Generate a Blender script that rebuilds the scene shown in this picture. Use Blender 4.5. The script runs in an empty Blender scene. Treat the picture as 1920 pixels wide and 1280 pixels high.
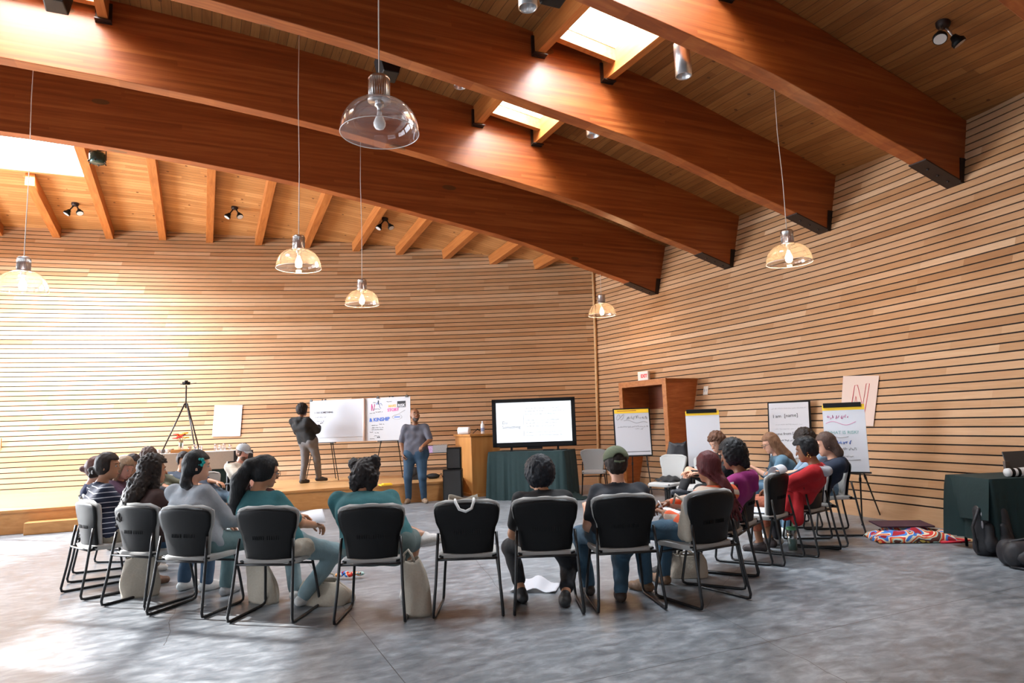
import bpy, bmesh, math, random
import numpy as np
from mathutils import Vector, Matrix, Euler
R = math.radians
random.seed(7)
sc = bpy.context.scene
col = sc.collection
# ------------------------------------------------------------------ camera
FPX, PITCH, ROLL, CAMH = 1271.4, 0.1192, 0.0351, 1.45
cp, sp, cr, sr = math.cos(PITCH), math.sin(PITCH), math.cos(ROLL), math.sin(ROLL)
F_ = Vector((0, cp, sp)); U0 = Vector((0, -sp, cp)); R0 = Vector((1, 0, 0))
RX = cr*R0 - sr*U0; UX = sr*R0 + cr*U0
cam_d = bpy.data.cameras.new('camera'); cam = bpy.data.objects.new('camera', cam_d); col.objects.link(cam)
cam_d.sensor_width = 36; cam_d.lens = FPX/1920*36; cam_d.clip_start = .05; cam_d.clip_end = 200
m = Matrix.Identity(4)
for i in range(3):
    m[i][0] = RX[i]; m[i][1] = UX[i]; m[i][2] = -F_[i]
m[2][3] = CAMH
cam.matrix_world = m
sc.camera = cam
sc.view_settings.view_transform = 'Standard'; sc.view_settings.look = 'None'
sc.view_settings.gamma = 1; sc.view_settings.use_curve_mapping = False
sc.view_settings.exposure = -1.05
# ------------------------------------------------------------------ world sky, sun, daylight through the windows
PHI = R(24.5); cph, sph = math.cos(PHI), math.sin(PHI)
def uv2w(u, v, z=0): return Vector((u*cph - v*sph, u*sph + v*cph, z))
def w2uv(x, y): return (x*cph + y*sph, -x*sph + y*cph)
w = bpy.data.worlds.new('sky'); sc.world = w; w.use_nodes = True
nt = w.node_tree; bg = nt.nodes['Background']
bg.inputs[0].default_value = (.72, .86, 1, 1); bg.inputs[1].default_value = 3.0
def sun(name, d, power, color, ang=.6):
    l = bpy.data.lights.new(name, 'SUN'); l.energy = power; l.color = color; l.angle = R(ang)
    o = bpy.data.objects.new(name, l); col.objects.link(o)
    o.rotation_euler = Vector(d).to_track_quat('-Z', 'Y').to_euler(); return o
SUN_DIR = Vector((.82, -.28, -.42)).normalized()
sun('sun', SUN_DIR, 42, (1, .97, .93), .5)
def area(name, loc, d, sx, sy, power, color):
    l = bpy.data.lights.new(name, 'AREA'); l.shape = 'RECTANGLE'; l.size = sx; l.size_y = sy; l.energy = power; l.color = color
    o = bpy.data.objects.new(name, l); col.objects.link(o); o.location = loc
    q = Vector(d).normalized(); zax = -q; xax = Vector((0, 0, 1)).cross(zax)
    xax = Vector((1, 0, 0)) if xax.length < .01 else xax.normalized(); yax = zax.cross(xax)
    mm = Matrix((xax, yax, zax)).transposed().to_4x4(); mm.translation = Vector(loc); o.matrix_world = mm
    return o
# ------------------------------------------------------------------ helpers
def tag(o, label=None, cat=None, group=None, kind=None):
    if label: o['label'] = label
    if cat: o['category'] = cat
    if group: o['group'] = group
    if kind: o['kind'] = kind
    return o
def empty(name, loc=(0, 0, 0), rz=0, label=None, cat=None, group=None, kind=None):
    o = bpy.data.objects.new(name, None); col.objects.link(o); o.empty_display_size = .1
    o.location = loc; o.rotation_euler = (0, 0, rz)
    return tag(o, label, cat, group, kind)
def copy_tree(o, parent=None):
    c = o.copy(); col.objects.link(c)
    if parent is not None: c.parent = parent
    for ch in list(o.children): copy_tree(ch, c)
    return c
class MB:
    def __init__(s): s.v = []; s.f = []; s.sm = []; s.a = []
    def add(s, vs, fs, smooth=False, M=None, tone=.5):
        b = len(s.v)
        for p in vs:
            p = Vector(p)
            if M is not None: p = M @ p
            s.v.append(p)
        for f in fs: s.f.append([b+i for i in f]); s.sm.append(smooth); s.a.append(tone)
        return s
    def box(s, c, d, M=None, tone=.5, rz=0):
        x, y, z = d[0]/2, d[1]/2, d[2]/2
        vs = [Vector((sx*x, sy*y, sz*z)) for sx in (-1, 1) for sy in (-1, 1) for sz in (-1, 1)]
        if rz: vs = [Matrix.Rotation(rz, 3, 'Z') @ p for p in vs]
        vs = [p + Vector(c) for p in vs]
        return s.add(vs, [(0, 1, 3, 2), (4, 6, 7, 5), (0, 4, 5, 1), (2, 3, 7, 6), (0, 2, 6, 4), (1, 5, 7, 3)], False, M, tone)
    def hexa(s, vs, tone=.5, M=None):   # 8 pts: bottom loop 4, top loop 4
        return s.add(vs, [(3, 2, 1, 0), (4, 5, 6, 7), (0, 1, 5, 4), (1, 2, 6, 5), (2, 3, 7, 6), (3, 0, 4, 7)], False, M, tone)
    def prism(s, poly, z0, z1, M=None, tone=.5):
        n = len(poly); vs = [(p[0], p[1], z0) for p in poly] + [(p[0], p[1], z1) for p in poly]
        fs = [tuple(range(n-1, -1, -1)), tuple(range(n, 2*n))] + [(i, (i+1) % n, n+(i+1) % n, n+i) for i in range(n)]
        return s.add(vs, fs, False, M, tone)
    def tube(s, pts, r, n=8, closed=False, M=None, cap=True):
        pts = [Vector(p) for p in pts]; N = len(pts)
        rr = r if isinstance(r, (list, tuple)) else [r]*N
        vs = []; up = None
        for i, p in enumerate(pts):
            if closed: t = pts[(i+1) % N] - pts[i-1]
            else: t = pts[min(i+1, N-1)] - pts[max(i-1, 0)]
            t = t.normalized() if t.length > 1e-9 else Vector((0, 0, 1))
            if up is None: up = Vector((0, 0, 1)) if abs(t.z) < .9 else Vector((1, 0, 0))
            a = t.cross(up)
            if a.length < 1e-4: a = t.cross(Vector((.3, 1, .2)))
            a.normalize(); b = a.cross(t).normalized(); up = b
            for k in range(n):
                an = 2*math.pi*k/n; vs.append(p + (a*math.cos(an) + b*math.sin(an))*rr[i])
        fs = []
        for i in range(N if closed else N-1):
            j = (i+1) % N
            for k in range(n): fs.append((i*n+k, i*n+(k+1) % n, j*n+(k+1) % n, j*n+k))
        if cap and not closed: fs += [tuple(range(n-1, -1, -1)), tuple((N-1)*n+k for k in range(n))]
        return s.add(vs, fs, True, M)
    def lathe(s, prof, n=24, M=None, c=(0, 0, 0)):
        vs = []; fs = []; c = Vector(c)
        for r_, z in prof:
            for k in range(n):
                a = 2*math.pi*k/n; vs.append(Vector((r_*math.cos(a), r_*math.sin(a), z)) + c)
        for i in range(len(prof)-1):
            for k in range(n): fs.append((i*n+k, i*n+(k+1) % n, (i+1)*n+(k+1) % n, (i+1)*n+k))
        return s.add(vs, fs, True, M)
    def ball(s, c, r, M=None, n=12):
        r = (r, r, r) if not isinstance(r, (tuple, list)) else r
        vs = []; fs = []; m_ = n//2
        for i in range(m_+1):
            th = math.pi*i/m_
            for k in range(n):
                a = 2*math.pi*k/n
                vs.append((c[0]+r[0]*math.sin(th)*math.cos(a), c[1]+r[1]*math.sin(th)*math.sin(a), c[2]+r[2]*math.cos(th)))
        for i in range(m_):
            for k in range(n): fs.append((i*n+k, i*n+n+k, i*n+n+(k+1) % n, i*n+(k+1) % n))
        return s.add(vs, fs, True, M)
    def grid(s, fn, nu, nv, thick=0, smooth=True, M=None):
        P_ = [[Vector(fn(i/nu, j/nv)) for j in range(nv+1)] for i in range(nu+1)]
        vs = [p for row in P_ for p in row]; W = nv+1
        fs = [(i*W+j, (i+1)*W+j, (i+1)*W+j+1, i*W+j+1) for i in range(nu) for j in range(nv)]
        if thick:
            nrm = []
            for i in range(nu+1):
                for j in range(nv+1):
                    a = P_[min(i+1, nu)][j]-P_[max(i-1, 0)][j]; b = P_[i][min(j+1, nv)]-P_[i][max(j-1, 0)]
                    c = a.cross(b); nrm.append(c.normalized() if c.length > 1e-9 else Vector((0, 0, 1)))
            B = len(vs); vs = vs + [p - q*thick for p, q in zip(vs, nrm)]
            fs += [tuple(B+k for k in reversed(f)) for f in list(fs)]
            for i in range(nu):
                fs.append((i*W, B+i*W, B+(i+1)*W, (i+1)*W)); e = i*W+nv; g = e+W; fs.append((e, g, B+g, B+e))
            for j in range(nv):
                fs.append((j, j+1, B+j+1, B+j)); e = nu*W+j; fs.append((e, B+e, B+e+1, e+1))
        return s.add(vs, fs, smooth, M)
    def build(s, name, mat, parent=None, loc=None, rz=None, bevel=0, label=None, tone=False):
        me = bpy.data.meshes.new(name)
        me.from_pydata([tuple(p) for p in s.v], [], s.f); me.materials.append(mat)
        me.polygons.foreach_set('use_smooth', s.sm)
        if tone:
            at = me.attributes.new('tone', 'FLOAT', 'FACE'); at.data.foreach_set('value', s.a)
        me.update()
        o = bpy.data.objects.new(name, me); col.objects.link(o)
        if parent is not None: o.parent = parent
        if loc is not None: o.location = loc
        if rz is not None: o.rotation_euler = (0, 0, rz)
        if bevel:
            b = o.modifiers.new('bevel', 'BEVEL'); b.width = bevel; b.segments = 2; b.limit_method = 'ANGLE'; b.angle_limit = R(40)
        if label: o['label'] = label
        return o
MT = {}
def mat(name, color, rough=.6, metal=0, noise=0, nscale=20, bump=0, spec=.5, emit=None, estr=0, alpha=1, sheen=0, trans=0, stretch=(1, 1, 1)):
    if name in MT: return MT[name]
    m_ = bpy.data.materials.new(name); m_.use_nodes = True; t = m_.node_tree; b = t.nodes['Principled BSDF']
    b.inputs['Base Color'].default_value = (*color, 1); b.inputs['Roughness'].default_value = rough; b.inputs['Metallic'].default_value = metal
    b.inputs['Specular IOR Level'].default_value = spec
    if emit: b.inputs['Emission Color'].default_value = (*emit, 1); b.inputs['Emission Strength'].default_value = estr
    if sheen: b.inputs['Sheen Weight'].default_value = sheen
    if trans: b.inputs['Transmission Weight'].default_value = trans
    if noise or bump:
        tc = t.nodes.new('ShaderNodeTexCoord'); mp = t.nodes.new('ShaderNodeMapping'); mp.inputs['Scale'].default_value = stretch
        n = t.nodes.new('ShaderNodeTexNoise'); n.inputs['Scale'].default_value = nscale; n.inputs['Detail'].default_value = 5
        t.links.new(tc.outputs['Object'], mp.inputs[0]); t.links.new(mp.outputs[0], n.inputs['Vector'])
        if noise:
            mx = t.nodes.new('ShaderNodeMix'); mx.data_type = 'RGBA'
            mx.inputs[6].default_value = (*[c*(1-noise) for c in color], 1); mx.inputs[7].default_value = (*[min(1, c*(1+noise)) for c in color], 1)
            t.links.new(n.outputs['Fac'], mx.inputs[0]); t.links.new(mx.outputs[2], b.inputs['Base Color'])
        if bump:
            bm_ = t.nodes.new('ShaderNodeBump'); bm_.inputs['Strength'].default_value = bump; bm_.inputs['Distance'].default_value = .01
            t.links.new(n.outputs['Fac'], bm_.inputs['Height']); t.links.new(bm_.outputs[0], b.inputs['Normal'])
    MT[name] = m_; return m_
def wood(name, ramp, grain=(1, 14, 14), rough=.5, board=None, knots=0, tone=False, nscale=3, spec=.4, tonemix=.7):
    """ramp: list of (pos, colour); grain: mapping scale; board: (axis, width) tone steps per board; knots: density"""
    m_ = bpy.data.materials.new(name); m_.use_nodes = True; t = m_.node_tree; b = t.nodes['Principled BSDF']; L = t.links.new
    b.inputs['Roughness'].default_value = rough; b.inputs['Specular IOR Level'].default_value = spec
    tc = t.nodes.new('ShaderNodeTexCoord'); mp = t.nodes.new('ShaderNodeMapping'); mp.inputs['Scale'].default_value = grain
    L(tc.outputs['Object'], mp.inputs[0])
    n = t.nodes.new('ShaderNodeTexNoise'); n.inputs['Scale'].default_value = nscale; n.inputs['Detail'].default_value = 6; n.inputs['Distortion'].default_value = .6
    L(mp.outputs[0], n.inputs['Vector'])
    fac = n.outputs['Fac']
    def math_(op, a, c=None, v=None):
        q = t.nodes.new('ShaderNodeMath'); q.operation = op
        L(a, q.inputs[0]) if not isinstance(a, (int, float)) else setattr(q.inputs[0], 'default_value', a)
        if c is not None: L(c, q.inputs[1])
        if v is not None: q.inputs[1].default_value = v
        return q.outputs[0]
    if tone:
        at = t.nodes.new('ShaderNodeAttribute'); at.attribute_name = 'tone'
        fac = math_('ADD', math_('MULTIPLY', fac, v=1-tonemix), math_('MULTIPLY', at.outputs['Fac'], v=tonemix))
    if board:
        sx = t.nodes.new('ShaderNodeSeparateXYZ'); L(tc.outputs['Object'], sx.inputs[0])
        q = math_('DIVIDE', sx.outputs[board[0]], v=board[1]); fl_ = math_('FLOOR', q)
        long_ = sx.outputs[board[2]]; wn0 = t.nodes.new('ShaderNodeTexWhiteNoise'); wn0.noise_dimensions = '1D'; L(fl_, wn0.inputs['W'])
        lg = math_('FLOOR', math_('ADD', math_('DIVIDE', long_, v=board[3]), math_('MULTIPLY', wn0.outputs[0], v=7.0)))
        wn = t.nodes.new('ShaderNodeTexWhiteNoise'); wn.noise_dimensions = '2D'
        cx = t.nodes.new('ShaderNodeCombineXYZ'); L(fl_, cx.inputs[0]); L(lg, cx.inputs[1]); L(cx.outputs[0], wn.inputs['Vector'])
        fac = math_('ADD', math_('MULTIPLY', fac, v=1-board[4]), math_('MULTIPLY', wn.outputs[0], v=board[4]))
    cr_ = t.nodes.new('ShaderNodeValToRGB'); e = cr_.color_ramp.elements
    e[0].position, e[0].color = ramp[0][0], (*ramp[0][1], 1); e[1].position, e[1].color = ramp[-1][0], (*ramp[-1][1], 1)
    for p_, c_ in ramp[1:-1]: el = e.new(p_); el.color = (*c_, 1)
    L(fac, cr_.inputs[0]); outc = cr_.outputs[0]
    if board and len(board) > 5:
        fr = math_('FRACT', q); ed = math_('LESS_THAN', fr, v=board[5])
        mx = t.nodes.new('ShaderNodeMix'); mx.data_type = 'RGBA'; L(ed, mx.inputs[0]); L(outc, mx.inputs[6]); mx.inputs[7].default_value = (.06, .025, .01, 1); outc = mx.outputs[2]
    if knots:
        mp2 = t.nodes.new('ShaderNodeMapping'); mp2.inputs['Scale'].default_value = tuple(max(.35, g_) if g_ < 2 else 1 for g_ in grain); L(tc.outputs['Object'], mp2.inputs[0])
        vo = t.nodes.new('ShaderNodeTexVoronoi'); vo.inputs['Scale'].default_value = knots; L(mp2.outputs[0], vo.inputs['Vector'])
        k1 = math_('LESS_THAN', vo.outputs['Distance'], v=.085)
        mx = t.nodes.new('ShaderNodeMix'); mx.data_type = 'RGBA'; L(k1, mx.inputs[0]); L(outc, mx.inputs[6]); mx.inputs[7].default_value = (.12, .045, .015, 1); outc = mx.outputs[2]
    L(outc, b.inputs['Base Color'])
    MT[name] = m_; return m_
# ------------------------------------------------------------------ materials of the room
SLAT = wood('pale slats', [(.0, (.25, .11, .042)), (.35, (.38, .205, .095)), (.62, (.49, .3, .165)), (.85, (.6, .42, .27)), (1, (.68, .53, .39))], grain=(1, 1, 18), rough=.55, tone=True, nscale=2)
GLULAM = wood('glulam', [(.2, (.15, .03, .005)), (.5, (.235, .058, .012)), (.8, (.35, .11, .027))], grain=(.35, 8, 8), rough=.4, board=(2, .042, 0, 3.3, .22), knots=1.6, nscale=2)
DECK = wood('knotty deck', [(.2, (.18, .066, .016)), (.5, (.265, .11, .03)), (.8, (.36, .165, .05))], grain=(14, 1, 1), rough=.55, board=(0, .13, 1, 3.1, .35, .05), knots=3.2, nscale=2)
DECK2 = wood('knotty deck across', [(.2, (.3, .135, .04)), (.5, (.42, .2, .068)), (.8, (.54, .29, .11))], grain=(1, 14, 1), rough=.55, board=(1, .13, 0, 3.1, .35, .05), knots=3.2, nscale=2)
RAFT = wood('rafter wood', [(.2, (.27, .08, .016)), (.5, (.38, .13, .03)), (.8, (.48, .19, .05))], grain=(10, .5, 10), rough=.5, nscale=2)
STAGE = wood('stage boards', [(.1, (.52, .27, .1)), (.5, (.62, .36, .15)), (.9, (.7, .43, .2))], grain=(.6, 9, 9), rough=.28, board=(1, .09, 0, 2.0, .35, .03), nscale=2)
STAGEF = wood('stage fascia', [(.1, (.4, .17, .045)), (.5, (.52, .25, .08)), (.9, (.6, .32, .12))], grain=(.6, 6, 9), rough=.35, nscale=2)
PLY = wood('plywood base', [(.1, (.5, .3, .14)), (.5, (.6, .38, .19)), (.9, (.68, .45, .25))], grain=(1, 1, 4), rough=.5, nscale=4)
BACKING = mat('black backing', (.012, .008, .006), .9)
STEEL = mat('dark steel', (.03, .02, .018), .5, .6)
def concrete():
    m_ = bpy.data.materials.new('polished concrete'); m_.use_nodes = True; t = m_.node_tree; b = t.nodes['Principled BSDF']; L = t.links.new
    tc = t.nodes.new('ShaderNodeTexCoord')
    def noi(s_, d, st=(1, 1, 1)):
        mp = t.nodes.new('ShaderNodeMapping'); mp.inputs['Scale'].default_value = st; L(tc.outputs['Object'], mp.inputs[0])
        n = t.nodes.new('ShaderNodeTexNoise'); n.inputs['Scale'].default_value = s_; n.inputs['Detail'].default_value = d; n.inputs['Roughness'].default_value = .62; n.inputs['Distortion'].default_value = .4; L(mp.outputs[0], n.inputs['Vector']); return n.outputs['Fac']
    a = noi(.7, 8); c = noi(6, 7, (1, 1.8, 1)); f = noi(60, 3)
    r1 = t.nodes.new('ShaderNodeValToRGB'); e = r1.color_ramp.elements
    e[0].position = .36; e[0].color = (.08, .092, .105, 1); e[1].position = .66; e[1].color = (.33, .352, .375, 1); el = e.new(.5); el.color = (.175, .19, .206, 1)
    mxa = t.nodes.new('ShaderNodeMath'); mxa.operation = 'MULTIPLY_ADD'; L(c, mxa.inputs[0]); mxa.inputs[1].default_value = .62
    m2 = t.nodes.new('ShaderNodeMath'); m2.operation = 'MULTIPLY'; L(a, m2.inputs[0]); m2.inputs[1].default_value = .38; L(m2.outputs[0], mxa.inputs[2])
    L(mxa.outputs[0], r1.inputs[0])
    # saw-cut joints on the building grid (object frame is the u,v frame)
    sx = t.nodes.new('ShaderNodeSeparateXYZ'); L(tc.outputs['Object'], sx.inputs[0])
    def line(axis, pos, per, wd):
        q = t.nodes.new('ShaderNodeMath'); q.operation = 'SUBTRACT'; L(sx.outputs[axis], q.inputs[0]); q.inputs[1].default_value = pos
        p = t.nodes.new('ShaderNodeMath'); p.operation = 'PINGPONG'; L(q.outputs[0], p.inputs[0]); p.inputs[1].default_value = per/2
        l_ = t.nodes.new('ShaderNodeMath'); l_.operation = 'LESS_THAN'; L(p.outputs[0], l_.inputs[0]); l_.inputs[1].default_value = wd; return l_.outputs[0]
    j1 = line(0, 1.07, 4.6, .003); j2 = line(1, 3.49, 4.6, .003)
    j = t.nodes.new('ShaderNodeMath'); j.operation = 'MAXIMUM'; L(j1, j.inputs[0]); L(j2, j.inputs[1])
    # wandering hairline crack
    vo = t.nodes.new('ShaderNodeTexVoronoi'); vo.feature = 'DISTANCE_TO_EDGE'; vo.inputs['Scale'].default_value = .33
    mpv = t.nodes.new('ShaderNodeMix'); mpv.data_type = 'VECTOR'; mpv.inputs[0].default_value = .06
    nn = t.nodes.new('ShaderNodeTexNoise'); nn.inputs['Scale'].default_value = 3; L(tc.outputs['Object'], nn.inputs['Vector']); L(tc.outputs['Object'], mpv.inputs[4]); L(nn.outputs['Color'], mpv.inputs[5]); L(mpv.outputs[1], vo.inputs['Vector'])
    ck = t.nodes.new('ShaderNodeMath'); ck.operation = 'LESS_THAN'; L(vo.outputs['Distance'], ck.inputs[0]); ck.inputs[1].default_value = .0006
    jj = t.nodes.new('ShaderNodeMath'); jj.operation = 'MAXIMUM'; L(j.outputs[0], jj.inputs[0]); L(ck.outputs[0], jj.inputs[1])
    mx = t.nodes.new('ShaderNodeMix'); mx.data_type = 'RGBA'; L(jj.outputs[0], mx.inputs[0]); L(r1.outputs[0], mx.inputs[6]); mx.inputs[7].default_value = (.05, .05, .05, 1)
    L(mx.outputs[2], b.inputs['Base Color'])
    rr = t.nodes.new('ShaderNodeMapRange'); L(c, rr.inputs[0]); rr.inputs[3].default_value = .22; rr.inputs[4].default_value = .5; L(rr.outputs[0], b.inputs['Roughness'])
    bm_ = t.nodes.new('ShaderNodeBump'); bm_.inputs['Strength'].default_value = .08; bm_.inputs['Distance'].default_value = .005; L(f, bm_.inputs['Height']); L(bm_.outputs[0], b.inputs['Normal'])
    return m_
CONC = concrete()
# ------------------------------------------------------------------ walls (leaning outward, gently bowed)
PB = (16.1489, -.0173, -.016, .3692, -.0022); PR = (6.6003, .0505, -.0211, .2469, .0029)
SP, GZ = .1087, 6.209
def wback(X, z): h = z-CAMH; return PB[0]+PB[1]*X+PB[2]*X*X+(PB[3]+PB[4]*X)*h
def wright(Y, z): h = z-CAMH; return PR[0]+PR[1]*Y+PR[2]*Y*Y+(PR[3]+PR[4]*Y)*h
def corner(z):
    X = 2.0
    for _ in range(30): Y = wback(X, z); X = wright(Y, z)
    return X, wback(X, z)
def back_pt(X, z, off=0): # off>0 = into the room
    d = .05; t = (wback(X+d, z)-wback(X-d, z))/(2*d); n = Vector((t, -1, 0)).normalized()
    return Vector((X, wback(X, z), z)) + n*off
def right_pt(Y, z, off=0):
    d = .05; t = (wright(Y+d, z)-wright(Y-d, z))/(2*d); n = Vector((-1, t, 0)).normalized()
    return Vector((wright(Y, z), Y, z)) + n*off
def slat_wall(name, fn, a0, afn, kmin, kmax, step, label_mat=SLAT):
    rnd = random.Random(3 if name == 'wall_back' else 5)
    mb = MB(); bk = MB()
    zs = [GZ-SP*k for k in range(kmin, kmax+1)]
    low = zs[-1]
    # backing, a dark membrane behind the boards
    N = 30
    for i in range(N):
        for (z0, z1) in ((-.05, 2), (2, 4), (4, 6), (6, 7.4)):
            q = []
            for (ii, zz) in ((i, z0), (i+1, z0), (i+1, z1), (i, z1)):
                a1 = afn(zz)+.3; a = a0+(a1-a0)*ii/N; q.append(fn(a, zz, -.03))
            bk.add(q, [(0, 1, 2, 3)])
    for k in range(len(zs)-1):
        zt, zb = zs[k]-.0092, zs[k+1]+.0092
        a = a0 + rnd.choice((0, 1, 2))*step*.0
        cells = int((afn(zt)-a0)/step)+1; c = 0
        while c < cells:
            run = rnd.choice((1, 2, 3, 3, 4, 5, 6, 8)); tone = min(1, max(0, rnd.gauss(.5, .17))); run = min(run, cells-c)
            for q in range(run):
                x0 = a0+(c+q)*step; x1 = min(x0+step, afn(zt))
                if x1 <= x0: continue
                p = [fn(x0, zb, 0), fn(x1, zb, 0), fn(x1, zt, 0), fn(x0, zt, 0), fn(x0, zb, -.028), fn(x1, zb, -.028), fn(x1, zt, -.028), fn(x0, zt, -.028)]
                mb.add(p, [(0, 1, 2, 3), (4, 5, 1, 0), (3, 2, 6, 7)], False, None, tone)
            c += run
    # continuous base board below the last gap
    for i in range(40):
        q = []
        zt = low-.008
        x0, x1 = [a0+(afn(0)+.02-a0)*t/40 for t in (i, i+1)]
        bk2 = [fn(x0, -.02, .0), fn(x1, -.02, .0), fn(x1, zt, .0), fn(x0, zt, .0)]
        mb.add(bk2, [(0, 1, 2, 3)], False, None, .45)
    root = mb.build(name, label_mat, tone=True); root['kind'] = 'structure'
    b = bk.build('wall_backing', BACKING, root)
    return root
slat_wall('wall_back', back_pt, -15.4, lambda z: corner(z)[0], -8, 53, .64)
slat_wall('wall_right', right_pt, -6.0, lambda z: corner(z)[1], -2, 55, .64)
tr = MB()
tr.tube([Vector((*corner(z), z)) + Vector((-.03, -.03, 0)) for z in (0, 1.5, 3, 4.5, 5.6)], .035, 4)
t1 = tr.build('trim_1', PLY); t1['kind'] = 'structure'
# floor in the building grid
fb = MB(); fb.box((0, 0, -.1), (44, 50, .2)); fo = fb.build('floor', CONC, rz=PHI); fo['kind'] = 'structure'
# ------------------------------------------------------------------ roof
BV = [12.38, 10.17, 7.86, 5.54, 3.24, .94, -1.36, -3.66]; BZ = [4.24, 4.38, 4.47, 4.48, 4.5, 4.5, 4.5, 4.5]; BU = [9.31, 9.5, 9.52, 9.34, 9.1, 8.75, 8.3, 7.8]
BD = [1.2, 1.13, 1.06, .98, 1.0, 1.0, 1.0, 1.0]
RS = [-1, 0, .9, 1.8, 2.4, 3.3, 4, 4.8, 5.5, 6.2, 7.8, 8.6, 9.6, 10.8, 12, 14, 17, 20, 24]
RZ = [-.28, 0, .27, .5, .68, .92, 1.06, 1.2, 1.31, 1.43, 1.67, 1.76, 1.85, 1.93, 1.98, 2.0, 1.88, 1.6, 1.05]
def rise(s_): return float(np.interp(s_, RS, RZ))
WS = [-.5, .06, .8, 3.7, 6.06, 8.2, 10.5, 13.95, 17, 20]; WV = [14.3, 14.9, 15.5, 17.08, 18.06, 18.72, 19.24, 19.65, 19.8, 19.8]; WZ = [5.3, 5.42, 5.62, 6.17, 6.45, 6.6, 6.69, 6.62, 6.5, 6.3]
U0_ = 9.35
def top(i, u):
    return BZ[i]+rise(BU[i]-u)+BD[i]
def deck_z(u, v):
    if v >= BV[0]:
        s_ = U0_-u; vw = float(np.interp(s_, WS, WV)); zw = float(np.interp(s_, WS, WZ)); zt = top(0, u)
        return zt+(zw-zt)*(v-BV[0])/(vw-BV[0])
    for i in range(1, len(BV)):
        if v >= BV[i]:
            t = (v-BV[i])/(BV[i-1]-BV[i]); return top(i, u)*(1-t)+top(i-1, u)*t
    return top(len(BV)-1, u)
def knots_(i):   # lamella steps along a beam
    return [-.9, -.2, 0, .9, 1.8, 2.4, 3.3, 4, 4.8, 5.5, 6.2, 7, 7.8, 8.6, 9.6, 10.8, 12, 13, 14, 15.5, 17, 18.5]
BEAM_LABELS = ['farthest deep red-brown laminated roof beam, nearest the slatted back wall', 'second laminated roof beam from the back wall, its face lit near the middle', 'third laminated roof beam from the back wall, running under the large square skylight', 'laminated roof beam at upper right, fourth from the back wall, with a big steel shoe on the wall', 'laminated beam cut off by the upper right corner of the picture']
for i in range(len(BV)):
    mb = MB(); ks = knots_(i); vs = []; v0, v1 = BV[i], BV[i]+.22
    for s_ in ks:
        u = BU[i]-s_; zb = BZ[i]+rise(s_); zt = zb+BD[i]
        vs += [(u, v0, zb), (u, v1, zb), (u, v1, zt), (u, v0, zt)]
    n = len(ks); fs = [(0, 1, 2, 3), (4*n-1, 4*n-2, 4*n-3, 4*n-4)]
    for a in range(n-1):
        for b in range(4): fs.append((4*a+b, 4*a+4+b, 4*a+4+(b+1) % 4, 4*a+(b+1) % 4))
    mb.add(vs, fs)
    o = mb.build('roof_beam', GLULAM, rz=PHI, bevel=.008)
    tag(o, BEAM_LABELS[min(i, 4)] if i < 5 else 'laminated roof beam behind the camera', 'beam', 'laminated roof beams')
    if i < 5:   # bolted steel shoe where the beam meets the wall
        sh = MB(); e = []
        for s_ in (.75, .3, -.2):
            u = BU[i]-s_; zb = BZ[i]+rise(s_); e.append((u, zb))
        for a in range(2):
            (ua, za), (ub, zb_) = e[a], e[a+1]
            sh.hexa([(ua, v0-.012, za-.016), (ub, v0-.012, zb_-.016), (ub, v1+.012, zb_-.016), (ua, v1+.012, za-.016), (ua, v0-.012, za+.002), (ub, v0-.012, zb_+.002), (ub, v1+.012, zb_+.002), (ua, v1+.012, za+.002)])
        ub = BU[i]+.04; zz = BZ[i]-.02
        sh.hexa([(ub-.12, v0-.014, zz), (ub+.2, v0-.014, zz), (ub+.2, v0+.004, zz), (ub-.12, v0+.004, zz), (ub-.06, v0-.014, zz+.36), (ub+.26, v0-.014, zz+.36), (ub+.26, v0+.004, zz+.36), (ub-.06, v0+.004, zz+.36)])
        for q in range(3): sh.ball((BU[i]-.15-q*.2, v0+.11, BZ[i]+rise(.15+q*.2)-.018), .018)
        sh.build('steel_shoe', STEEL, o)
# skylight openings: (bay index i = between beam i and i-1 ; 0 = back bay), u0,u1, v0,v1
SKY = [(3, 4.27, 5.18, 6.0, 7.5), (2, 4.27, 5.18, 8.4, 9.85), (0, -4.6, -2.38, 14.7, 16.35), (2, -3.2, -1.4, 8.4, 9.95), (4, 4.2, 5.3, 3.7, 5.3), (3, -3.8, -2.2, 6.0, 7.62)]
def in_sky(u, v):
    return any(a < u < b and c < v < d for _, a, b, c, d in SKY)
def deck(name, v_lo, v_hi, material, nv):
    us = sorted(set([round(-14+k*.4, 3) for k in range(61)] + [x for s_ in SKY for x in (s_[1], s_[2])] + [10.4]))
    vsr = sorted(set([v_lo+(v_hi-v_lo)*k/nv for k in range(nv+1)] + [y for s_ in SKY for y in (s_[3], s_[4]) if v_lo < y < v_hi]))
    mb = MB()
    for a in range(len(us)-1):
        for b in range(len(vsr)-1):
            um, vm = (us[a]+us[a+1])/2, (vsr[b]+vsr[b+1])/2
            if in_sky(um, vm): continue
            pw = uv2w(um, vm); sd = (pw.x+14.6)*.985+(pw.y-14.2)*.174
            if sd < -.45: continue
            c_ = [(us[a], vsr[b]), (us[a+1], vsr[b]), (us[a+1], vsr[b+1]), (us[a], vsr[b+1])]
            lo = [(u, v, deck_z(u, v)) for u, v in c_]; hi = [(u, v, z+.25) for u, v, z in lo]
            vs = lo+hi; fs = [(3, 2, 1, 0), (4, 5, 6, 7)]
            mb.add(vs, fs)
    o = mb.build(name, material, rz=PHI); o['kind'] = 'structure'; return o
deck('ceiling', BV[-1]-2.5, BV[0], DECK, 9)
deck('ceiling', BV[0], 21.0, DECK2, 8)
WHITEW = mat('pale skylight lining', (.72, .6, .42), .6)
GLASS = mat('skylight glass', (.95, .98, 1), .05, trans=1)
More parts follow.
